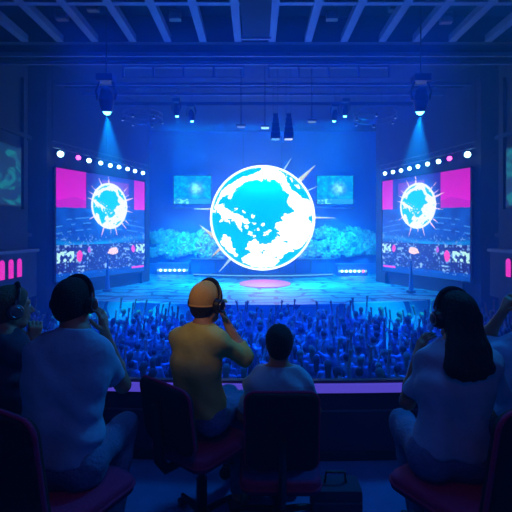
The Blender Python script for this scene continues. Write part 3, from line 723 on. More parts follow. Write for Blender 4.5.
for dx in (-1.5, 1.5):
    MB().cyl((GC.x+dx, GC.y, GC.z+math.sqrt(GR*GR-dx*dx)-0.05), (GC.x+dx, GC.y, CE), 0.012, n=6).build('hanging_cable', M['black'], groot, True, off)

# stage disc
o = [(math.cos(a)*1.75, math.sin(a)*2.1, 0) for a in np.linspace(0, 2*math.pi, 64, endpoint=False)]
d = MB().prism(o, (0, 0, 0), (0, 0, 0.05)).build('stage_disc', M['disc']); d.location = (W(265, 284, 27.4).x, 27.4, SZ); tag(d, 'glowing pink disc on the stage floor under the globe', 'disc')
# curved bench behind the globe
def arc_block(cx, cy, r0, r1, a0, a1, z0, z1, n=40):
    an = np.linspace(a0, a1, n); return [(cx+math.sin(a)*r0, cy-math.cos(a)*r0, z0) for a in an]+[(cx+math.sin(a)*r1, cy-math.cos(a)*r1, z0) for a in an[::-1]]
bx = W(263, 260, 33).x
root = empty('curved_desk', (bx, 33.2, SZ), 0, 'long low curved blue desk behind the glowing globe', 'desk'); off = root.location
MB().prism([(bx+x, 33.4-1.3*(1-(x/6.0)**2), SZ) for x in np.linspace(-6, 6, 40)]+[(bx+x, 34.0-1.3*(1-(x/6.0)**2), SZ) for x in np.linspace(6, -6, 40)], (0, 0, SZ), (0, 0, -0.45)).build('desk_front', M['drop'], root, off=off)
MB().prism([(bx+x, 33.3-1.3*(1-(x/6.1)**2), -0.45) for x in np.linspace(-6.1, 6.1, 40)]+[(bx+x, 34.1-1.3*(1-(x/6.1)**2), -0.45) for x in np.linspace(6.1, -6.1, 40)], (0, 0, 0), (0, 0, 0.08)).build('desk_top', M['rib'], root, off=off)
for k in range(9):
    x = -5.2+k*1.3; y = 33.36-1.3*(1-(x/6.0)**2); MB().box((bx+x-0.03, y-0.03, SZ+0.05), (bx+x+0.03, y+0.05, -0.5)).build('panel_joint', M['rib'], root, off=off)
root = empty('stage_step', (bx, 31.6, SZ), 0, 'curved low pale step around the foot of the globe', 'step'); off = root.location
MB().prism([(bx+x, 32.0-1.2*(1-(x/5.6)**2), SZ) for x in np.linspace(-5.6, 5.6, 40)]+[(bx+x, 32.2-0.0*x, SZ) for x in np.linspace(5.6, -5.6, 12)], (0, 0, 0), (0, 0, 0.22)).build('step_block', M['rib'], root, off=off)
MB().prism([(bx+x, 31.98-1.2*(1-(x/5.6)**2), SZ+0.15) for x in np.linspace(-5.6, 5.6, 40)]+[(bx+x, 32.02-1.2*(1-(x/5.6)**2), SZ+0.15) for x in np.linspace(5.6, -5.6, 40)], (0, 0, 0), (0, 0, 0.05)).build('light_edge', M['strip'], root, off=off)
for i, (x0, x1, yb, mt) in enumerate(((156, 189, 33.2, 'strip'), (337, 368, 32.4, 'strip'))):
    A, B = W(x0, 276, yb), W(x1, 276, yb)
    root = empty('light_plinth', ((A.x+B.x)/2, yb, SZ), 0, 'low plinth with bright strip at the curved desk end, %s' % ('above the yellow cap' if i == 0 else 'beside the woman-side video wall'), 'plinth', 'lit plinths beside the desk')
    off = root.location
    MB().box((A.x, yb, SZ), (B.x, yb+1.0, -0.75), 0.04).build('plinth_block', M['drop'], root, off=off)
    MB().box((A.x+0.1, yb-0.04, -1.42), (B.x-0.1, yb, -1.22)).build('light_bar', M[mt], root, off=off)
    for k in range(6): MB().ball((A.x+0.4+k*(B.x-A.x-0.8)/5, yb-0.05, -1.32), 0.09, seg=10).build('bulb', M['lamp_p' if (k == 5 and i) else 'lamp_w'], root, True, off)
# scenery bushes left and right of the globe
def bush(r, seed):
    rnd = random.Random(seed); mb = MB()
    for k in range(150):
        th, ph = rnd.uniform(0, 2*math.pi), math.acos(rnd.uniform(-0.35, 1)); q = Vector((math.sin(ph)*math.cos(th), math.sin(ph)*math.sin(th)*0.7, math.cos(ph)))
        p = q*r*rnd.uniform(0.72, 1.0); s = r*rnd.uniform(0.22, 0.5)
        bm = mb.b; t = q.orthogonal().normalized(); t = (Matrix.Rotation(rnd.uniform(0, 6.28), 3, q) @ t); u = q.cross(t)
        tip = p+q*s*0.4+t*s*rnd.uniform(0.7, 1.3)+Vector((0, 0, s*0.4)); c1 = p+u*s*0.45+q*s*0.3; c2 = p-u*s*0.45+q*s*0.3; c3 = p-t*s*0.4
        v = [bm.verts.new(x) for x in (c3, c1, tip, c2)]; w2 = [bm.verts.new(x-q*s*0.12) for x in (c3, c1, tip, c2)]
        bm.faces.new(v); bm.faces.new(w2[::-1])
        for a in range(4): bm.faces.new((v[a], w2[a], w2[(a+1) % 4], v[(a+1) % 4]))
    mb.ball((0, 0, r*0.05), r*0.55, (1, 0.7, 1), 12)
    return mb.build('foliage', M['grass'])
bushes = [bush(0.62, 3), bush(0.62, 4), bush(0.62, 5)]
bush_spots = []
for side_, xs in ((-1, (151, 232)), (1, (300, 379))):
    for row, (yy, zz) in enumerate(((35.1, 1.35), (34.7, 0.65), (34.4, -0.15))):
        n = 10
        for k in range(n):
            px = xs[0]+(xs[1]-xs[0])*(k+0.5+(0.25 if row % 2 else -0.2))/n
            bush_spots.append((side_, row, (px-256)/FPX*yy, yy, zz+random.uniform(-0.3, 0.3), random.uniform(0.8, 1.1)))
shelf_m = M['drop']
for sd, x0, x1 in ((-1, 150, 233), (1, 299, 380)):
    for row, (yy, zt) in enumerate(((34.9, 0.75), (34.4, -0.05), (34.05, -0.85))):
        a, b = (x0-256)/FPX*35, (x1-256)/FPX*35
        tag(MB().box((a, yy, SZ), (b, BACKY-0.4+0.12*row if row == 0 else yy+0.6, zt)).build('planter_riser', M['drop']), ('top', 'middle', 'lowest')[row]+' pale planter step under the shrubs on the %s side' % ('yellow cap' if sd < 0 else 'long-haired woman'), 'planter', 'planter steps beside the globe')
used = set()
rowname = ('topmost', 'middle', 'lowest')
for i, (sd, row, x, y, z, s) in enumerate(bush_spots):
    v = i % 3; src = bushes[v]
    if v in used: o = src.copy(); COL.objects.link(o)
    else: o = src; used.add(v)
    o.name = 'scenic_shrub'
    o.location = (x, y, z+0.1); o.scale = (s, s, s); o.rotation_euler = (0, 0, random.uniform(0, 6))
    tag(o, 'pale cyan scenic shrub in the %s planter row on the %s side' % (rowname[row], 'yellow cap' if sd < 0 else 'long-haired woman'), 'shrub', '%s row of scenic shrubs, %s side' % (rowname[row], 'near the yellow cap' if sd < 0 else 'near the gilded spike'))
# slim pale pointed cones on round bases
for i, (px, py, D) in enumerate(((107.5, 290, 24.0), (411, 291, 23.5))):
    b = W(px, 232+FPX*3.55/D, D); root = empty('pale_cone', b, 0, 'slim pale pointed cone near the video wall %s' % ('above the man in pale blue tee' if i == 0 else 'above the long-haired woman'), 'stage prop', 'slim pointed cones')
    MB().cyl((0, 0, 0), (0, 0, 0.12), 0.28, n=20).build('base', M['rib'], root, True); MB().cyl((0, 0, 0.12), (0, 0, 1.9), 0.16, 0.03, n=8).build('spire', M['drop'], root, True)

# ---------------------------------------------------------------- HANGING EQUIPMENT
def spot(name, loc, aim, col, power, ang, blend=0.4, rad=0.08):
    l = bpy.data.lights.new(name, 'SPOT'); l.color = col; l.energy = power; l.spot_size = math.radians(ang); l.spot_blend = blend; l.shadow_soft_size = rad
    o = bpy.data.objects.new(name, l); COL.objects.link(o); o.location = loc; o.rotation_euler = (Vector(aim)-Vector(loc)).to_track_quat('-Z', 'Y').to_euler(); return o
def area(name, loc, aim, col, power, sx_, sy_, spread=180):
    l = bpy.data.lights.new(name, 'AREA'); l.shape = 'RECTANGLE'; l.size = sx_; l.size_y = sy_; l.color = col; l.energy = power; l.spread = math.radians(spread)
    o = bpy.data.objects.new(name, l); COL.objects.link(o); o.location = loc; o.rotation_euler = (Vector(aim)-Vector(loc)).to_track_quat('-Z', 'Y').to_euler(); return o

def moving_head(px, py, D, lens_px, lens_py, aim, label, s=1.0, power=900, ang=26, mt='lamp_c', group=None):
    L = W(lens_px, lens_py, D-0.1*s); c = W(px, py, D); aim = Vector(aim); d = (aim-L).normalized()
    root = empty('moving_head_light', c, 0, label, 'stage light', group); off = root.location
    c = L-d*0.45*s
    MB().cyl(L-d*0.02, c, 0.20*s, 0.30*s, 24).cyl(c, c-d*0.3*s, 0.30*s, 0.22*s, 24).ball(c-d*0.3*s, 0.22*s).build('head', M['black'], root, True, off)
    MB().ball(L-d*0.03*s, 0.155*s, (1, 1, 1), 20).build('lens', M[mt], root, True, off)
    x = d.cross(Vector((0, 1, 0.2))).normalized()
    MB().tube([L+(x*math.cos(t)+d.cross(x)*math.sin(t))*0.205*s-d*0.02*s for t in np.linspace(0, 2*math.pi, 28, endpoint=False)], 0.014*s, 6, closed=True).build('lens_ring', M['silver'], root, True, off)
    top = Vector((c.x, c.y, c.z+0.75*s))
    for sg in (-1, 1): MB().tube([c+x*sg*0.33*s, c+x*sg*0.40*s+Vector((0, 0, 0.35*s)), top+x*sg*0.25*s], 0.045*s, 8, flat=1.6).build('yoke_arm', M['black'], root, True, off)
    MB().box((top.x-0.32*s, top.y-0.25*s, top.z-0.05*s), (top.x+0.32*s, top.y+0.25*s, top.z+0.22*s), 0.03*s).build('base_box', M['black'], root, off=off)
    MB().cyl(top+Vector((0, 0, 0.2*s)), (top.x, top.y, CE), 0.03*s, n=8).build('hanging_pole', M['black'], root, True, off)
    spot('spot_beam', L+d*0.14*s, L+d*5, (0.0, 0.5, 1.0), power, ang, 0.6, 0.08*s)
    return root
moving_head(101, 97, 16, 107, 112, W(118, 290, 17.5), 'big black moving-head light hanging above the pale blue tee man, cyan beam', 1.0, 16000, 40)
moving_head(429, 97, 16, 420, 112, W(408, 290, 17.5), 'big black moving-head light hanging above the long-haired woman, cyan beam', 1.0, 16000, 40)
moving_head(176, 113, 24, 177, 116, W(196, 270, 26), 'small moving-head light above the yellow cap, further from the globe in its pair', 0.7, 8000, 20)
moving_head(191, 118, 24, 192, 121, W(214, 270, 26), 'small moving-head light above the yellow cap, nearer the globe in its pair', 0.7, 8000, 20)
moving_head(335, 118, 24, 334, 121, W(312, 270, 26), 'small moving-head light above the gilded spike, nearer the globe in its pair', 0.7, 8000, 20)
moving_head(346, 113, 24, 345, 116, W(326, 270, 26), 'small moving-head light above the gilded spike, further from the globe in its pair', 0.7, 8000, 20)
# loudspeaker clusters
for i, (px, py) in enumerate(((275.5, 125), (288.5, 125))):
    c = W(px, py, 20); root = empty('line_array', c-Vector((0, 0, 0.6)), 0, ('hanging black loudspeaker column above the globe, %s the lit lamp bar' % ('close beside' if i == 0 else 'the one further from')), 'loudspeaker', 'loudspeaker columns'); off = root.location
    for k in range(5):
        z = c.z+0.42-k*0.24; w = 0.12+0.03*k; tl = Matrix.Translation((c.x, c.y, z)) @ Matrix.Rotation(-0.08*k, 4, 'X') @ Matrix.Translation((-c.x, -c.y, -z))
        MB().box((c.x-w, c.y-0.2, z-0.11), (c.x+w, c.y+0.2, z+0.11), 0.02, tl).build('speaker_box', M['black'], root, off=off)
    for s_ in (-0.12, 0.12): MB().cyl((c.x+s_, c.y, c.z+0.5), (c.x+s_, c.y, CE), 0.012, n=6).build('hanging_cable', M['black'], root, True, off)
    MB().box((c.x-0.2, c.y-0.2, c.z-0.72), (c.x+0.2, c.y+0.2, c.z-0.68)).build('bottom_plate', M['silver'], root, off=off)
for i, (px, py) in enumerate(((265, 128), (312, 122), (241, 127))):
    c = W(px, py, 21); root = empty('lamp_bar', c, 0, 'short white lamp bar hanging %s' % ('beside the loudspeaker columns', 'above the globe towards the gilded spike', 'above the globe towards the yellow cap')[i], 'lamp', 'short hanging lamp bars'); off = root.location
    MB().box((c.x-0.2, c.y-0.05, c.z-0.045), (c.x+0.2, c.y+0.05, c.z+0.045), 0.01).build('lit_front', glow('bar_light', (0.3, 0.7, 1.0), 1.4 if i == 0 else 0.35), root, off=off)
    MB().box((c.x-0.24, c.y-0.06, c.z+0.045), (c.x+0.24, c.y+0.1, c.z+0.12)).build('casing', M['black'], root, off=off)
    MB().cyl((c.x, c.y+0.05, c.z+0.1), (c.x, c.y+0.05, CE), 0.03, n=6).build('hanging_pole', M['black'], root, True, off)
# ring trusses with little lamps
ringspots = ((143, 119, 1.15), (375, 119, 1.25))
for i, (px, py, R_) in enumerate(ringspots):
    c = W(px, py, 24); root = empty('ring_truss', c, 0, 'round hanging truss hoop with tiny lamps, near the big light %s' % ('over the blue tee', 'over the woman')[i], 'truss', 'round truss hoops'); off = root.location
    for dz in (0, 0.3): MB().tube([c+Vector((math.cos(a)*R_, math.sin(a)*R_, dz)) for a in np.linspace(0, 2*math.pi, 48, endpoint=False)], 0.025, 6, closed=True).build('hoop', M['truss'], root, True, off)
    st = MB()
    for k in range(24):
        a, b = k*2*math.pi/24, (k+1)*2*math.pi/24; st.tube([c+Vector((math.cos(a)*R_, math.sin(a)*R_, 0.3*(k % 2))), c+Vector((math.cos(b)*R_, math.sin(b)*R_, 0.3*((k+1) % 2)))], 0.015, 5)
    st.build('lattice', M['truss'], root, True, off)
    for k in range(6):
        a = k*math.pi/3+0.3; p = c+Vector((math.cos(a)*R_, math.sin(a)*R_, -0.12)); hd = MB().cyl(p+Vector((0, 0, 0.12)), p-Vector((0, 0, 0.06)), 0.05, 0.1, 12).build('small_lamp', M['black'], root, True, off)
        MB().ball(p-Vector((0, 0, 0.07)), 0.06, (1, 1, 0.5), 10).build('bulb', glow('tiny_bulb', (0.2, 0.45, 0.9), 0.8), hd, True, off)
    for a in (0.5, 2.6, 4.7): MB().cyl(c+Vector((math.cos(a)*R_, math.sin(a)*R_, 0.3)), (c.x+math.cos(a)*R_, c.y+math.sin(a)*R_, CE), 0.012, n=6).build('hanging_cable', M['black'], root, True, off)
# horizontal lighting battens under the ceiling
for i, (x0, x1) in enumerate(((-6.1, -0.54), (0.54, 6.1))):
    root = empty('lighting_batten', ((x0+x1)/2, 18.3, 9.0), 0, 'long pale ceiling batten with short drops, on the %s side' % ('yellow cap' if i == 0 else 'long-haired woman'), 'batten', 'ceiling battens'); off = root.location
    MB().box((x0, 18.25, 9.36), (x1, 18.37, 9.46)).build('bar', M['beam'], root, off=off)
    MB().box((x0, 18.25, 8.90), (x1, 18.31, 8.93)).build('lower_bar', M['ceil'], root, off=off)
    for k in range(5):
        x = x0+0.03+k*(x1-x0-0.06)/4; MB().box((x-0.04, 18.27, 8.9), (x+0.04, 18.33, 9.40)).build('drop', M['rib'], root, off=off)
    for k in (0, 4):
        x = x0+0.5+k*(x1-x0-1.0)/4; MB().cyl((x, 18.3, 9.4), (x, 18.3, CE), 0.02, n=6).build('hanging_rod', M['black'], root, True, off)
# fixtures between the beams
for i, (px, py) in enumerate(((62, 17), (175, 17), (332, 17), (446, 20), (93, 8), (395, 8))):
    c = W(px, py, 15.0); root = empty('floodlight', c, 0, 'small dark floodlight hung between the ceiling beams over %s' % ('the navy-dressed man', 'the man in the yellow cap', 'the globe towards the gilded spike', 'the long-haired woman', 'the pale blue tee man', 'the darker seat gap beside the woman')[i], 'floodlight', 'floodlights between the beams'); off = root.location
    MB().box((c.x-0.22, c.y-0.12, c.z-0.12), (c.x+0.22, c.y+0.12, c.z+0.14), 0.03).build('housing', M['truss'], root, off=off)
    MB().box((c.x-0.19, c.y-0.14, c.z-0.10), (c.x+0.19, c.y-0.12, c.z+0.10)).build('lens_plate', M['silver'], root, off=off)
    MB().tube([c+Vector((-0.25, 0, 0)), c+Vector((-0.25, 0, 0.3)), c+Vector((0.25, 0, 0.3)), c+Vector((0.25, 0, 0))], 0.02, 6).build('yoke', M['truss'], root, True, off)
    MB().cyl(c+Vector((0, 0, 0.3)), (c.x, c.y, CE), 0.02, n=6).build('hanging_rod', M['truss'], root, True, off)

# ---------------------------------------------------------------- CROWD
def crowd_mat(name, cols, rough=0.85):
    m = bpy.data.materials.new(name); m.use_nodes = True; nt = m.node_tree; b = nt.nodes['Principled BSDF']; b.inputs['Roughness'].default_value = rough
    oi = nt.nodes.new('ShaderNodeObjectInfo'); cr = nt.nodes.new('ShaderNodeValToRGB'); cr.color_ramp.interpolation = 'CONSTANT'
    while len(cr.color_ramp.elements) < len(cols): cr.color_ramp.elements.new(0.5)
    for i, c in enumerate(cols): cr.color_ramp.elements[i].position = i/len(cols); cr.color_ramp.elements[i].color = (*c, 1)
    nt.links.new(oi.outputs['Random'], cr.inputs['Fac']); nt.links.new(cr.outputs['Color'], b.inputs['Base Color']); return m
cm = [crowd_mat('crowd_skin', [(0.42, 0.25, 0.18), (0.25, 0.13, 0.09), (0.5, 0.32, 0.24)]), crowd_mat('crowd_hair', [(0.02, 0.02, 0.02), (0.08, 0.05, 0.03), (0.2, 0.14, 0.06), (0.015, 0.015, 0.02)]),
      crowd_mat('crowd_top', [(0.16, 0.2, 0.3), (0.32, 0.34, 0.38), (0.2, 0.22, 0.34), (0.3, 0.2, 0.3), (0.11, 0.12, 0.2), (0.3, 0.34, 0.4)]), crowd_mat('crowd_legs', [(0.03, 0.04, 0.08), (0.06, 0.08, 0.15)])]
def crowd_body(arms, lean, yaw, hh, seed):
    rnd = random.Random(seed); f = Field((-0.55, -0.5, -0.03), (0.55, 0.5, 2.35), 0.024); k = hh/1.72
    p = lambda x, y, z: (x*k+lean*z*0.08, y*k, z*k)
    for s in (-1, 1):
        f.seg(p(s*0.13, 0, 0.07), p(s*0.10, 0, 0.50), 0.05, 0.065, 0.03, 3); f.seg(p(s*0.10, 0, 0.50), p(s*0.085, 0, 0.92), 0.07, 0.09, 0.04, 3)
        f.seg(p(s*0.13, -0.02, 0.04), p(s*0.14, 0.14, 0.035), 0.045, 0.035, 0.02, 3)
    f.seg(p(-0.07, 0, 0.95), p(0.07, 0, 0.95), 0.12, None, 0.05, 3); f.seg(p(-0.06, 0, 1.1), p(0.06, 0, 1.1), 0.12, None, 0.06, 2)
    f.seg(p(-0.09, 0, 1.30), p(0.09, 0, 1.30), 0.125, None, 0.06, 2); f.seg(p(-0.16, 0, 1.42), p(0.16, 0, 1.42), 0.062, None, 0.06, 2)
    f.seg(p(0, 0, 1.42), p(0, 0.01, 1.55), 0.05, None, 0.03, 0)
    f.ell(p(0, 0.02, 1.62), (0.075, 0.095, 0.115), ((1, 0, 0), (0, 1, 0), (0, 0, 1)), 0.02, 0)
    f.seg(p(0, 0.10, 1.62), p(0, 0.125, 1.60), 0.014, None, 0.01, 0)
    f.ell(p(0, -0.012, 1.65), (0.09, 0.10, 0.105), ((1, 0, 0), (0, 1, 0), (0, 0, 1)), 0.01, 1, clip=[(p(0, 0.06, 1.65), (0, 0.9, -0.4))])
    if seed % 3 == 0: f.seg(p(0, -0.06, 1.62), p(0, -0.10, 1.36), 0.085, 0.06, 0.03, 1)
    for s in (-1, 1):
        sh = p(s*0.19, 0, 1.42); mode = arms[0 if s < 0 else 1]
        if mode == 'up': el = p(s*(0.28+0.05*rnd.random()), 0.06, 1.64); wr = p(s*(0.22+0.10*rnd.random()), 0.10, 1.93)
        elif mode == 'high': el = p(s*0.23, 0.05, 1.72); wr = p(s*(0.17+0.12*rnd.random()), 0.06, 2.02)
        elif mode == 'phone': el = p(s*0.24, 0.20, 1.42); wr = p(s*0.12, 0.30, 1.70)
        elif mode == 'out': el = p(s*0.40, 0.06, 1.55); wr = p(s*0.47, 0.10, 1.83)
        else: el = p(s*0.27, -0.02, 1.12); wr = p(s*0.25, 0.10, 0.90)
        f.seg(sh, el, 0.055, 0.042, 0.03, 2); f.seg(el, wr, 0.040, 0.030, 0.02, 0)
        d = nv(np.array(wr)-np.array(el)); w = np.array(wr)
        if mode == 'down': f.seg(w, w+d*0.13, 0.035, 0.028, 0.01, 0)
        else:
            f.seg(w, w+d*0.07, 0.036, 0.04, 0.015, 0)
            for q in (-0.035, -0.012, 0.012, 0.035): f.seg(w+d*0.06+np.array((q, 0, 0)), w+d*0.14+np.array((q*1.5, 0, 0)), 0.016, 0.013, 0.012, 0)
            f.seg(w+d*0.02, w+d*0.08+np.array((-s*0.06, 0, 0)), 0.015, 0.012, 0.01, 0)
    return f.mesh('person', cm)
AR = [('up', 'up'), ('down', 'down'), ('high', 'down'), ('high', 'high'), ('phone', 'phone'), ('down', 'up'), ('out', 'out'), ('down', 'down'), ('phone', 'down'), ('up', 'high'), ('down', 'down'), ('high', 'out')]
desc = {'up': 'arm bent up', 'down': 'arms down', 'high': 'arm stretched high', 'phone': 'hands held up before the face', 'out': 'arms spread wide'}
dd_ = ['with both elbows bent up', 'with arms down', 'with one arm stretched up', 'with both arms straight up', 'with hands before the face', 'with one forearm raised', 'with arms spread in a V', 'with hands at the sides', 'with one hand at the face', 'with one arm bent, one up', 'standing with hands low', 'with one arm up, one out']
protos = [crowd_body(a, random.uniform(-1, 1), 0, random.uniform(1.64, 1.84), 5+i) for i, a in enumerate(AR)]
# open sight lines: rows from below the balcony to the stage edge
spots_c = []; D = 8.0; row = 0
while D < 17.3:
    half = min(D*0.66, 11.2); stepx = 0.60+0.008*(D-8); n = int(2*half/stepx)
    for k in range(n+1):
        x = -half+k*stepx+(0.5*stepx if row % 2 else 0)+random.uniform(-0.13, 0.13)
        if abs(x) < half+0.2: spots_c.append((x, D+random.uniform(-0.15, 0.15)))
    D += 0.66+0.015*(D-8); row += 1
spots_c.sort(key=lambda s: s[1])
usedp = set(); rest = []
def zone(D): return ('below the ledge', 'mid hall', 'by the stage')[0 if D < 11 else (1 if D < 15 else 2)]
def sector(x, D):
    px = 256+x/D*FPX
    return 'near the blue tee' if px < 165 else ('near the yellow cap' if px < 256 else ('beyond the middle man' if px < 350 else 'near the long-haired woman'))
cnt = 0
raised_first = [0, 3, 9, 6, 2, 11, 5]
front_D = 17.0
near_idx = 0
order = list(range(len(spots_c)))
# the nearest rows and the hand-raising front row show largest; far middle rows are merged once past the limit
LIMIT = 290
inds = set(order[:LIMIT-0])
lastD = spots_c[-1][1]
for i, (x, D) in enumerate(spots_c):
    if i >= LIMIT: rest.append((x, D)); continue
    v = random.choice([1, 7, 10, 5, 2, 4, 8]) if D < 11.5 else random.choice([0, 2, 3, 5, 6, 9, 11, 4, 1, 7, 10, 8])
    if D < 9.6 and i % 4: v = random.choice([1, 7, 10])
    src = protos[v]
    if v in usedp: o = src.copy(); COL.objects.link(o)
    else: o = src; usedp.add(v)
    o.location = (x, D, PIT); o.rotation_euler = (0, 0, math.atan2(x, 31-D)*0.9+random.uniform(-0.35, 0.35)); s = random.uniform(0.90, 1.07); o.scale = (s, s, s)
    lab = 'spectator %s, %s, %s' % (dd_[v], zone(D), sector(x, D)); tag(o, lab, 'person', lab.replace('spectator', 'spectators'))
for v in range(len(protos)):
    if v not in usedp: bpy.data.objects.remove(protos[v]); protos[v] = None
if rest:
    vs, qs, mi, nn = [], [], [], 0
    for (x, D) in rest:
        src = random.choice([p for p in (protos[0], protos[3], protos[9], protos[6], protos[2], protos[11], protos[1], protos[7], protos[4], protos[5], protos[8], protos[10]) if p]); me = src.data
        a = np.empty(len(me.vertices)*3, np.float32); me.vertices.foreach_get('co', a); a = a.reshape(-1, 3); t = math.atan2(x, 31-D)+random.uniform(-0.4, 0.4); s = random.uniform(0.94, 1.08)
        R_ = np.array([[math.cos(t), -math.sin(t), 0], [math.sin(t), math.cos(t), 0], [0, 0, 1]]); vs.append(a@R_.T*s+np.array((x, D, PIT)))
        q = np.empty(len(me.loops), np.int32); me.loops.foreach_get('vertex_index', q); qs.append(q.reshape(-1, 4)+nn); nn += len(a)
        k = np.empty(len(me.polygons), np.int32); me.polygons.foreach_get('material_index', k); mi.append(k)
    V = np.concatenate(vs); Q = np.concatenate(qs); me = bpy.data.meshes.new('crowd'); me.vertices.add(len(V)); me.vertices.foreach_set('co', V.astype(np.float32).ravel()); me.loops.add(Q.size); me.loops.foreach_set('vertex_index', Q.ravel().astype(np.int32))
    me.polygons.add(len(Q)); me.polygons.foreach_set('loop_start', np.arange(0, Q.size, 4, dtype=np.int32)); me.polygons.foreach_set('use_smooth', np.ones(len(Q), bool)); me.polygons.foreach_set('material_index', np.concatenate(mi)); me.update(calc_edges=True)
    tag(link('crowd', me, cm), 'far spectators with raised hands packed along the stage edge', 'crowd', kind='stuff')
print('CROWD', len(spots_c), 'rest', len(rest))

# ---------------------------------------------------------------- CHAIRS
def rounded(w, h, r, n=6):
    pts = []
    for cx, cz, a0 in ((w-r, h-r, 0), (-w+r, h-r, 90), (-w+r, -h+r, 180), (w-r, -h+r, 270)):
        for k in range(n+1):
            a = math.radians(a0+90*k/n); pts.append((cx+math.cos(a)*r, cz+math.sin(a)*r))
    return pts
def chair(loc, yaw, seat_h, label, back_w=0.225, back_h=0.27, tilt=6, gap=0.0, group='swivel chairs in the box'):
    """local frame: forward +Y, seat centre over the root"""
    root = empty('swivel_chair', loc, math.radians(yaw), label, 'chair', group)
    sh = seat_h; bm = bmesh.new(); o = rounded(0.235, 0.225, 0.07)
    def loft(pts, rows, fn):
        rs = []
        for r_ in rows: rs.append([bm.verts.new(fn(x, z, *r_)) for x, z in pts])
        for a, b in zip(rs[:-1], rs[1:]):
            for i in range(len(pts)): bm.faces.new((a[i], a[(i+1) % len(pts)], b[(i+1) % len(pts)], b[i]))
        bm.faces.new(rs[0][::-1]); bm.faces.new(rs[-1]); return rs
    loft(o, ((0.90, -0.085), (1.0, -0.07), (1.0, -0.02), (0.96, -0.004), (0.80, 0.0)), lambda x, z, s, dz: (x*s, z*s, sh+dz-0.012*(z*s/0.225)**3*(dz > -0.03)))
    bmesh.ops.recalc_face_normals(bm, faces=bm.faces); me = bpy.data.meshes.new('seat'); bm.to_mesh(me); bm.free(); me.polygons.foreach_set('use_smooth', [True]*len(me.polygons)); link('seat', me, M['red'], root)
    MB().tube([(x*1.005, z*1.005, sh-0.045) for x, z in o], 0.008, 6, closed=True).build('seat_piping', M['red'], root, True)
    MB().box((-0.19, -0.18, sh-0.105), (0.19, 0.18, sh-0.085), 0.008).build('seat_pan', M['blackp'], root)
    # back
    bc = sh+gap+back_h; tl = math.radians(tilt); yb = -0.245
    def bp(x, z, s, dy):
        xx, zz = x*s, z*s; y = yb-(zz+back_h)*math.tan(tl)+0.28*xx*xx-dy; return (xx, y, bc+zz)
    bm = bmesh.new(); ob = rounded(back_w, back_h, 0.06, 8)
    loft(ob, ((0.88, -0.030), (0.98, -0.022), (1.0, -0.006), (1.0, 0.012), (0.975, 0.026), (0.90, 0.032)), bp)
    bmesh.ops.recalc_face_normals(bm, faces=bm.faces); me = bpy.data.meshes.new('backrest'); bm.to_mesh(me); bm.free(); me.polygons.foreach_set('use_smooth', [True]*len(me.polygons)); link('backrest', me, M['cushion'], root)
    MB().tube([bp(x, z, 1.0, 0.004) for x, z in ob], 0.0105, 8, closed=True).build('back_piping', M['red'], root, True)
    MB().tube([(0, -0.10, sh-0.095), (0, -0.27, sh-0.09), (0, -0.315, sh-0.02), (0, -0.30-0.04, sh+0.30)], 0.022, 8, flat=1.4).build('back_bracket', M['blackp'], root, True)
    # column and star base
    MB().cyl((0, 0, 0.10), (0, 0, sh*0.55), 0.034, n=20).cyl((0, 0, sh*0.5), (0, 0, sh-0.09), 0.022, n=20).build('gas_column', M['black'], root, True)
    MB().cyl((0, 0, 0.075), (0, 0, 0.13), 0.055, 0.045, 20).build('hub', M['blackp'], root, True)
    for k in range(5):
        a = math.radians(72*k+20); dx, dy = math.cos(a), math.sin(a)
        lg = MB().tube([(dx*0.03, dy*0.03, 0.11), (dx*0.16, dy*0.16, 0.095), (dx*0.29, dy*0.29, 0.068)], [0.024, 0.020, 0.014], 8).build('leg', M['black'], root, True)
        cs = MB()
        for s in (-1, 1):
            c0 = Vector((dx*0.29-dy*s*0.016, dy*0.29+dx*s*0.016, 0.027)); ax = Vector((-dy, dx, 0)); cs.cyl(c0-ax*0.008, c0+ax*0.008, 0.027, n=16)
        cs.cyl((dx*0.29, dy*0.29, 0.03), (dx*0.29, dy*0.29, 0.07), 0.008, n=8); cs.build('caster', M['blackp'], lg, True)
    MB().tube([(0.06, 0.02, sh-0.10), (0.22, 0.03, sh-0.11), (0.25, 0.03, sh-0.10)], 0.006, 6).build('lever', M['blackp'], root, True)
    return root
chair((-0.86, 1.80, FLOOR_UP), -28, 0.47, 'black-backed swivel chair with dark red piping under the man in the pale blue tee', 0.225, 0.225, 8, 0.0)
chair((-0.335, 2.47, 0), -40, 0.60, 'swivel chair with red seat edge under the man in the yellow cap', 0.215, 0.185, 8, 0.03)
chair((0.145, 2.50, 0), 0, 0.42, 'dark square-backed swivel chair under the bare-headed middle man', 0.205, 0.225, 5, 0.09)
chair((0.93, 1.84, FLOOR_UP), 32, 0.47, 'black-backed swivel chair with red edge under the long-haired woman', 0.225, 0.225, 8, 0.0)
chair((-1.42, 2.35, 0), -20, 0.56, 'swivel chair hidden under the man in navy with grey headband', 0.21, 0.16, 6)
chair((1.56, 2.42, 0), 10, 0.60, 'swivel chair under the person whose arm shows beyond the long-haired woman', 0.21, 0.16, 6)

# ---------------------------------------------------------------- PEOPLE IN THE BOX
def V3(*a): return np.array(a, float)
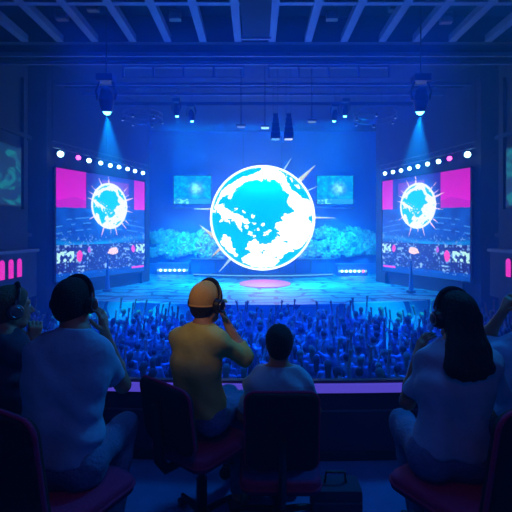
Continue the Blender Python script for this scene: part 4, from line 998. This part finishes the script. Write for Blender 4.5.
# A: pale blue tee, right hand on the ear cup
hA = W(74, 302, 1.93)
J = dict(head=hA, neck=W(77, 334, 1.88), chest=W(66, 380, 1.84), pelvis=V3(-0.87, 1.80, 0.83), shL=W(44, 352, 1.86), shR=W(95, 353, 1.89), elL=W(34, 402, 1.98), elR=W(123, 385, 2.03), wrL=W(66, 432, 2.12), wrR=W(105, 334, 2.0),
         knL=V3(-0.97, 2.20, 0.76), knR=V3(-0.735, 2.24, 0.765), anL=V3(-0.98, 1.98, 0.34), anR=V3(-0.72, 1.97, 0.34), yaw=-8, hyaw=-12, hpitch=-2)
r0, fr = person(J, 'man in pale blue tee seen from behind, right hand raised to his black ear cup', shirt='shirt', trousers='jean', seed=1, hs=0.93, hands=(0.5, 0.55), handdir={'R': ((-0.12, 0.0, 1.0), (-1, 0.2, 0), (0, -1, 0.1))})
headphones(hA, fr, 'black over-ear headphones worn by the man in pale blue tee', s=0.97, group='headphones')
# B: yellow cap
hB = W(206.5, 302, 2.52)
J = dict(head=hB, neck=W(203, 327, 2.48), chest=W(196, 366, 2.46), pelvis=V3(-0.335, 2.47, 0.745), shL=W(180, 338, 2.58), shR=W(218, 341, 2.37), elL=W(190, 385, 2.72), elR=W(245, 357, 2.50), wrL=W(214, 398, 2.78), wrR=W(227, 323, 2.53),
         knL=V3(-0.20, 2.93, 0.66), knR=V3(-0.115, 2.80, 0.665), anL=V3(-0.20, 2.86, 0.18), anR=V3(-0.12, 2.64, 0.10), yaw=-30, hyaw=-34, hpitch=-3)
r0, fr = person(J, 'man in yellow cap and mustard-green shirt, right hand at his ear cup', shirt='olive', trousers='jean', cap=True, seed=2, hs=1.05, sleeve=('elbow', 'elbow'), hands=(0.5, 0.45), handdir={'R': ((-0.42, 0.0, 1.0), (-0.9, 0.3, -0.3), (0.3, -1, 0.1))}, foldamp=0.006)
headphones(hB, fr, 'black over-ear headphones worn over the yellow cap', s=1.10, group='headphones')
# C: middle man, back view
hC = W(279, 343, 2.56)
J = dict(head=hC, neck=W(279, 370, 2.53), chest=W(279, 392, 2.50), pelvis=V3(0.145, 2.48, 0.555), shL=W(256, 385, 2.50), shR=W(302, 385, 2.50), elL=W(243, 415, 2.58), elR=W(315, 410, 2.58), wrL=W(252, 422, 2.78), wrR=W(306, 424, 2.78),
         knL=V3(0.05, 2.92, 0.52), knR=V3(0.25, 2.92, 0.52), anL=V3(0.04, 2.84, 0.09), anR=V3(0.26, 2.84, 0.09), yaw=0, hyaw=0, hpitch=-4)
person(J, 'bare-headed man in pale shirt seated in the middle, seen straight from behind', shirt='shirtw', trousers='darkj', seed=4, hs=0.97)
# F: long-haired woman
hF = W(456, 316, 1.98)
J = dict(head=hF, neck=W(456, 347, 1.92), chest=W(455, 388, 1.88), pelvis=V3(0.90, 1.86, 0.83), shL=W(432, 362, 1.94), shR=W(488, 363, 1.93), elL=W(407, 402, 2.0), elR=W(505, 405, 2.02), wrL=W(417, 357, 2.06), wrR=W(480, 420, 2.16),
         knL=V3(0.835, 2.28, 0.765), knR=V3(1.03, 2.28, 0.765), anL=V3(0.84, 2.03, 0.34), anR=V3(1.02, 2.02, 0.34), yaw=8, hyaw=6, hpitch=-2)
r0, fr = person(J, 'long-haired woman in pale top seen from behind, left hand at her ear cup', shirt='shirtw', trousers='jean', long_hair=True, female=True, seed=6, sleeve=('short', 'elbow'), skin='skin2', hands=(0.5, 0.5), hs=0.98,
       handdir={'L': ((0.30, -0.1, 1.0), (0.9, 0.3, -0.2), (0, -1, 0))})
headphones(hF, fr, 'black over-ear headphones on the long-haired woman', s=1.04, group='headphones')
# E: man in navy at the edge of the frame
hE = W(12, 307, 2.28)
J = dict(head=hE, neck=W(4, 333, 2.24), chest=W(1, 375, 2.25), pelvis=V3(-1.40, 2.36, 0.69), shL=W(-22, 350, 2.36), shR=W(15, 348, 2.14), elL=W(-20, 395, 2.45), elR=W(25, 384, 2.34), wrL=W(5, 405, 2.6), wrR=W(34, 341, 2.44),
         knL=V3(-1.42, 2.80, 0.66), knR=V3(-1.24, 2.76, 0.66), anL=V3(-1.42, 2.72, 0.18), anR=V3(-1.22, 2.62, 0.10), yaw=-20, hyaw=-48, hpitch=0)
r0, fr = person(J, 'man in navy top at the frame edge, brown hair, fist raised near his chin', shirt='navy', trousers='darkj', hair='hairb', seed=8, sleeve=('long', 'long'), hands=(0.5, 1.35), handdir={'R': ((0.05, 0.1, 1.0), (-0.5, 0.8, 0), (-0.8, -0.5, 0))})
headphones(hE, fr, 'grey-banded headphones on the man in navy', s=1.04, group='headphones', colour='truss')
# G: person beyond the woman, mostly outside the frame
hG = W(530, 304, 2.32)
J = dict(head=hG, neck=W(532, 334, 2.30), chest=W(534, 375, 2.28), pelvis=V3(1.58, 2.40, 0.73), shL=W(508, 354, 2.27), shR=W(560, 354, 2.27), elL=W(484, 341, 2.48), elR=W(572, 400, 2.3), wrL=W(503, 312, 2.38), wrR=W(560, 415, 2.5),
         knL=V3(1.48, 2.84, 0.68), knR=V3(1.68, 2.84, 0.68), anL=V3(1.48, 2.74, 0.20), anR=V3(1.70, 2.70, 0.10), yaw=5, hyaw=15)
r0, fr = person(J, 'person in pale tee beyond the long-haired woman, forearm raised with a dark wristband', shirt='shirt', trousers='darkj', seed=9, skin='skin2', hands=(0.9, 0.5), handdir={'L': ((0.35, -0.2, 1.0), (0.8, 0.3, 0), (0, -1, 0))}, watch=('L', 0.12, 0.043, 'wristband', 'blackp'))
# dark bag standing on the floor beside the middle chair
root = empty('bag', (0.52, 2.62, 0), 0, 'dark upright bag on the floor beside the middle chair', 'bag')
b_ = MB().box((-0.16, -0.09, 0), (0.16, 0.09, 0.21), 0.03).build('bag_body', M['navy'], root, True)
MB().tube([(-0.07, 0, 0.20), (-0.06, 0, 0.28), (0.06, 0, 0.28), (0.07, 0, 0.20)], 0.009, 8).build('handle', M['blackp'], root, True)
MB().box((-0.15, -0.096, 0.13), (0.15, -0.088, 0.14)).build('zip', M['truss'], root)

# ---------------------------------------------------------------- LIGHTS
BL = (0.0, 0.12, 1.0); CY = (0.0, 0.46, 1.0); DB = (0.0, 0.06, 1.0)
area('stage_wash', (0.5, 27.0, 9.2), (0.5, 28, SZ), CY, 3000, 13, 4, 85)
for sx_ in (-1, 1): area('shrub_fill', (0.5+sx_*6.5, 30.5, 4.5), (0.5+sx_*6.5, 35, 0.3), (0.0, 0.5, 1.0), 230, 3.5, 0.4, 70)  # added pair of unseen lights that brighten the shrubs
area('backdrop_wash', (0.5, 29.5, 8.6), (0.5, 36, -0.5), BL, 750, 14, 1.2, 90)
area('backdrop_glow_fill', (0.5, 34.2, -1.0), (0.5, 36.3, 2.6), (0.0, 0.16, 1.0), 520, 9, 0.3)  # added light hidden behind the desk, brightens the backdrop around the globe
area('crowd_wash', (0, 14.5, 8.6), (0, 13.0, PIT), DB, 2200, 13, 4, 62)
area('front_crowd_wash', (0, 20.5, 7.5), (0, 15, PIT), (0.0, 0.12, 1.0), 1300, 12, 1.0, 60)  # added wash above the stage edge, brightens the front crowd
area('ceiling_beam_fill', (0, 19.0, -2.0), (0, 14, 10), BL, 230, 8, 0.5, 70)  # added uplight for the ceiling beams, no footlights stand here
area('box_top_fill', (0.35, 2.7, 4.1), (0.0, 2.0, 0.6), (0.0, 0.26, 1.0), 18, 3.2, 0.4)  # added unseen blue light from above, brings out shirts and their folds
area('box_rear_fill', (0.0, -1.2, 3.2), (0, 2.4, 0.9), (0.0, 0.22, 1.0), 7, 2.5, 1.2)  # added dim blue fill from behind the camera, not a box lamp
spot('cap_fill', (-1.0, 0.4, 3.5), hB, (1.0, 0.66, 0.22), 75, 15, 0.8, 0.1)  # added warm spot that brightens the yellow cap and shirt
area('box_rim_fill', (3.2, 5.5, 6.5), (0, 2.3, 1.2), (0.0, 0.34, 1.0), 160, 1.0, 1.0)  # added out-of-frame light for blue rims on heads and shoulders
spot('red_seat_fill', (0.2, 0.3, 3.6), (0, 2.2, 0.6), (1.0, 0.02, 0.25), 5, 100, 0.8, 0.3)  # added weak red light so the red seats show
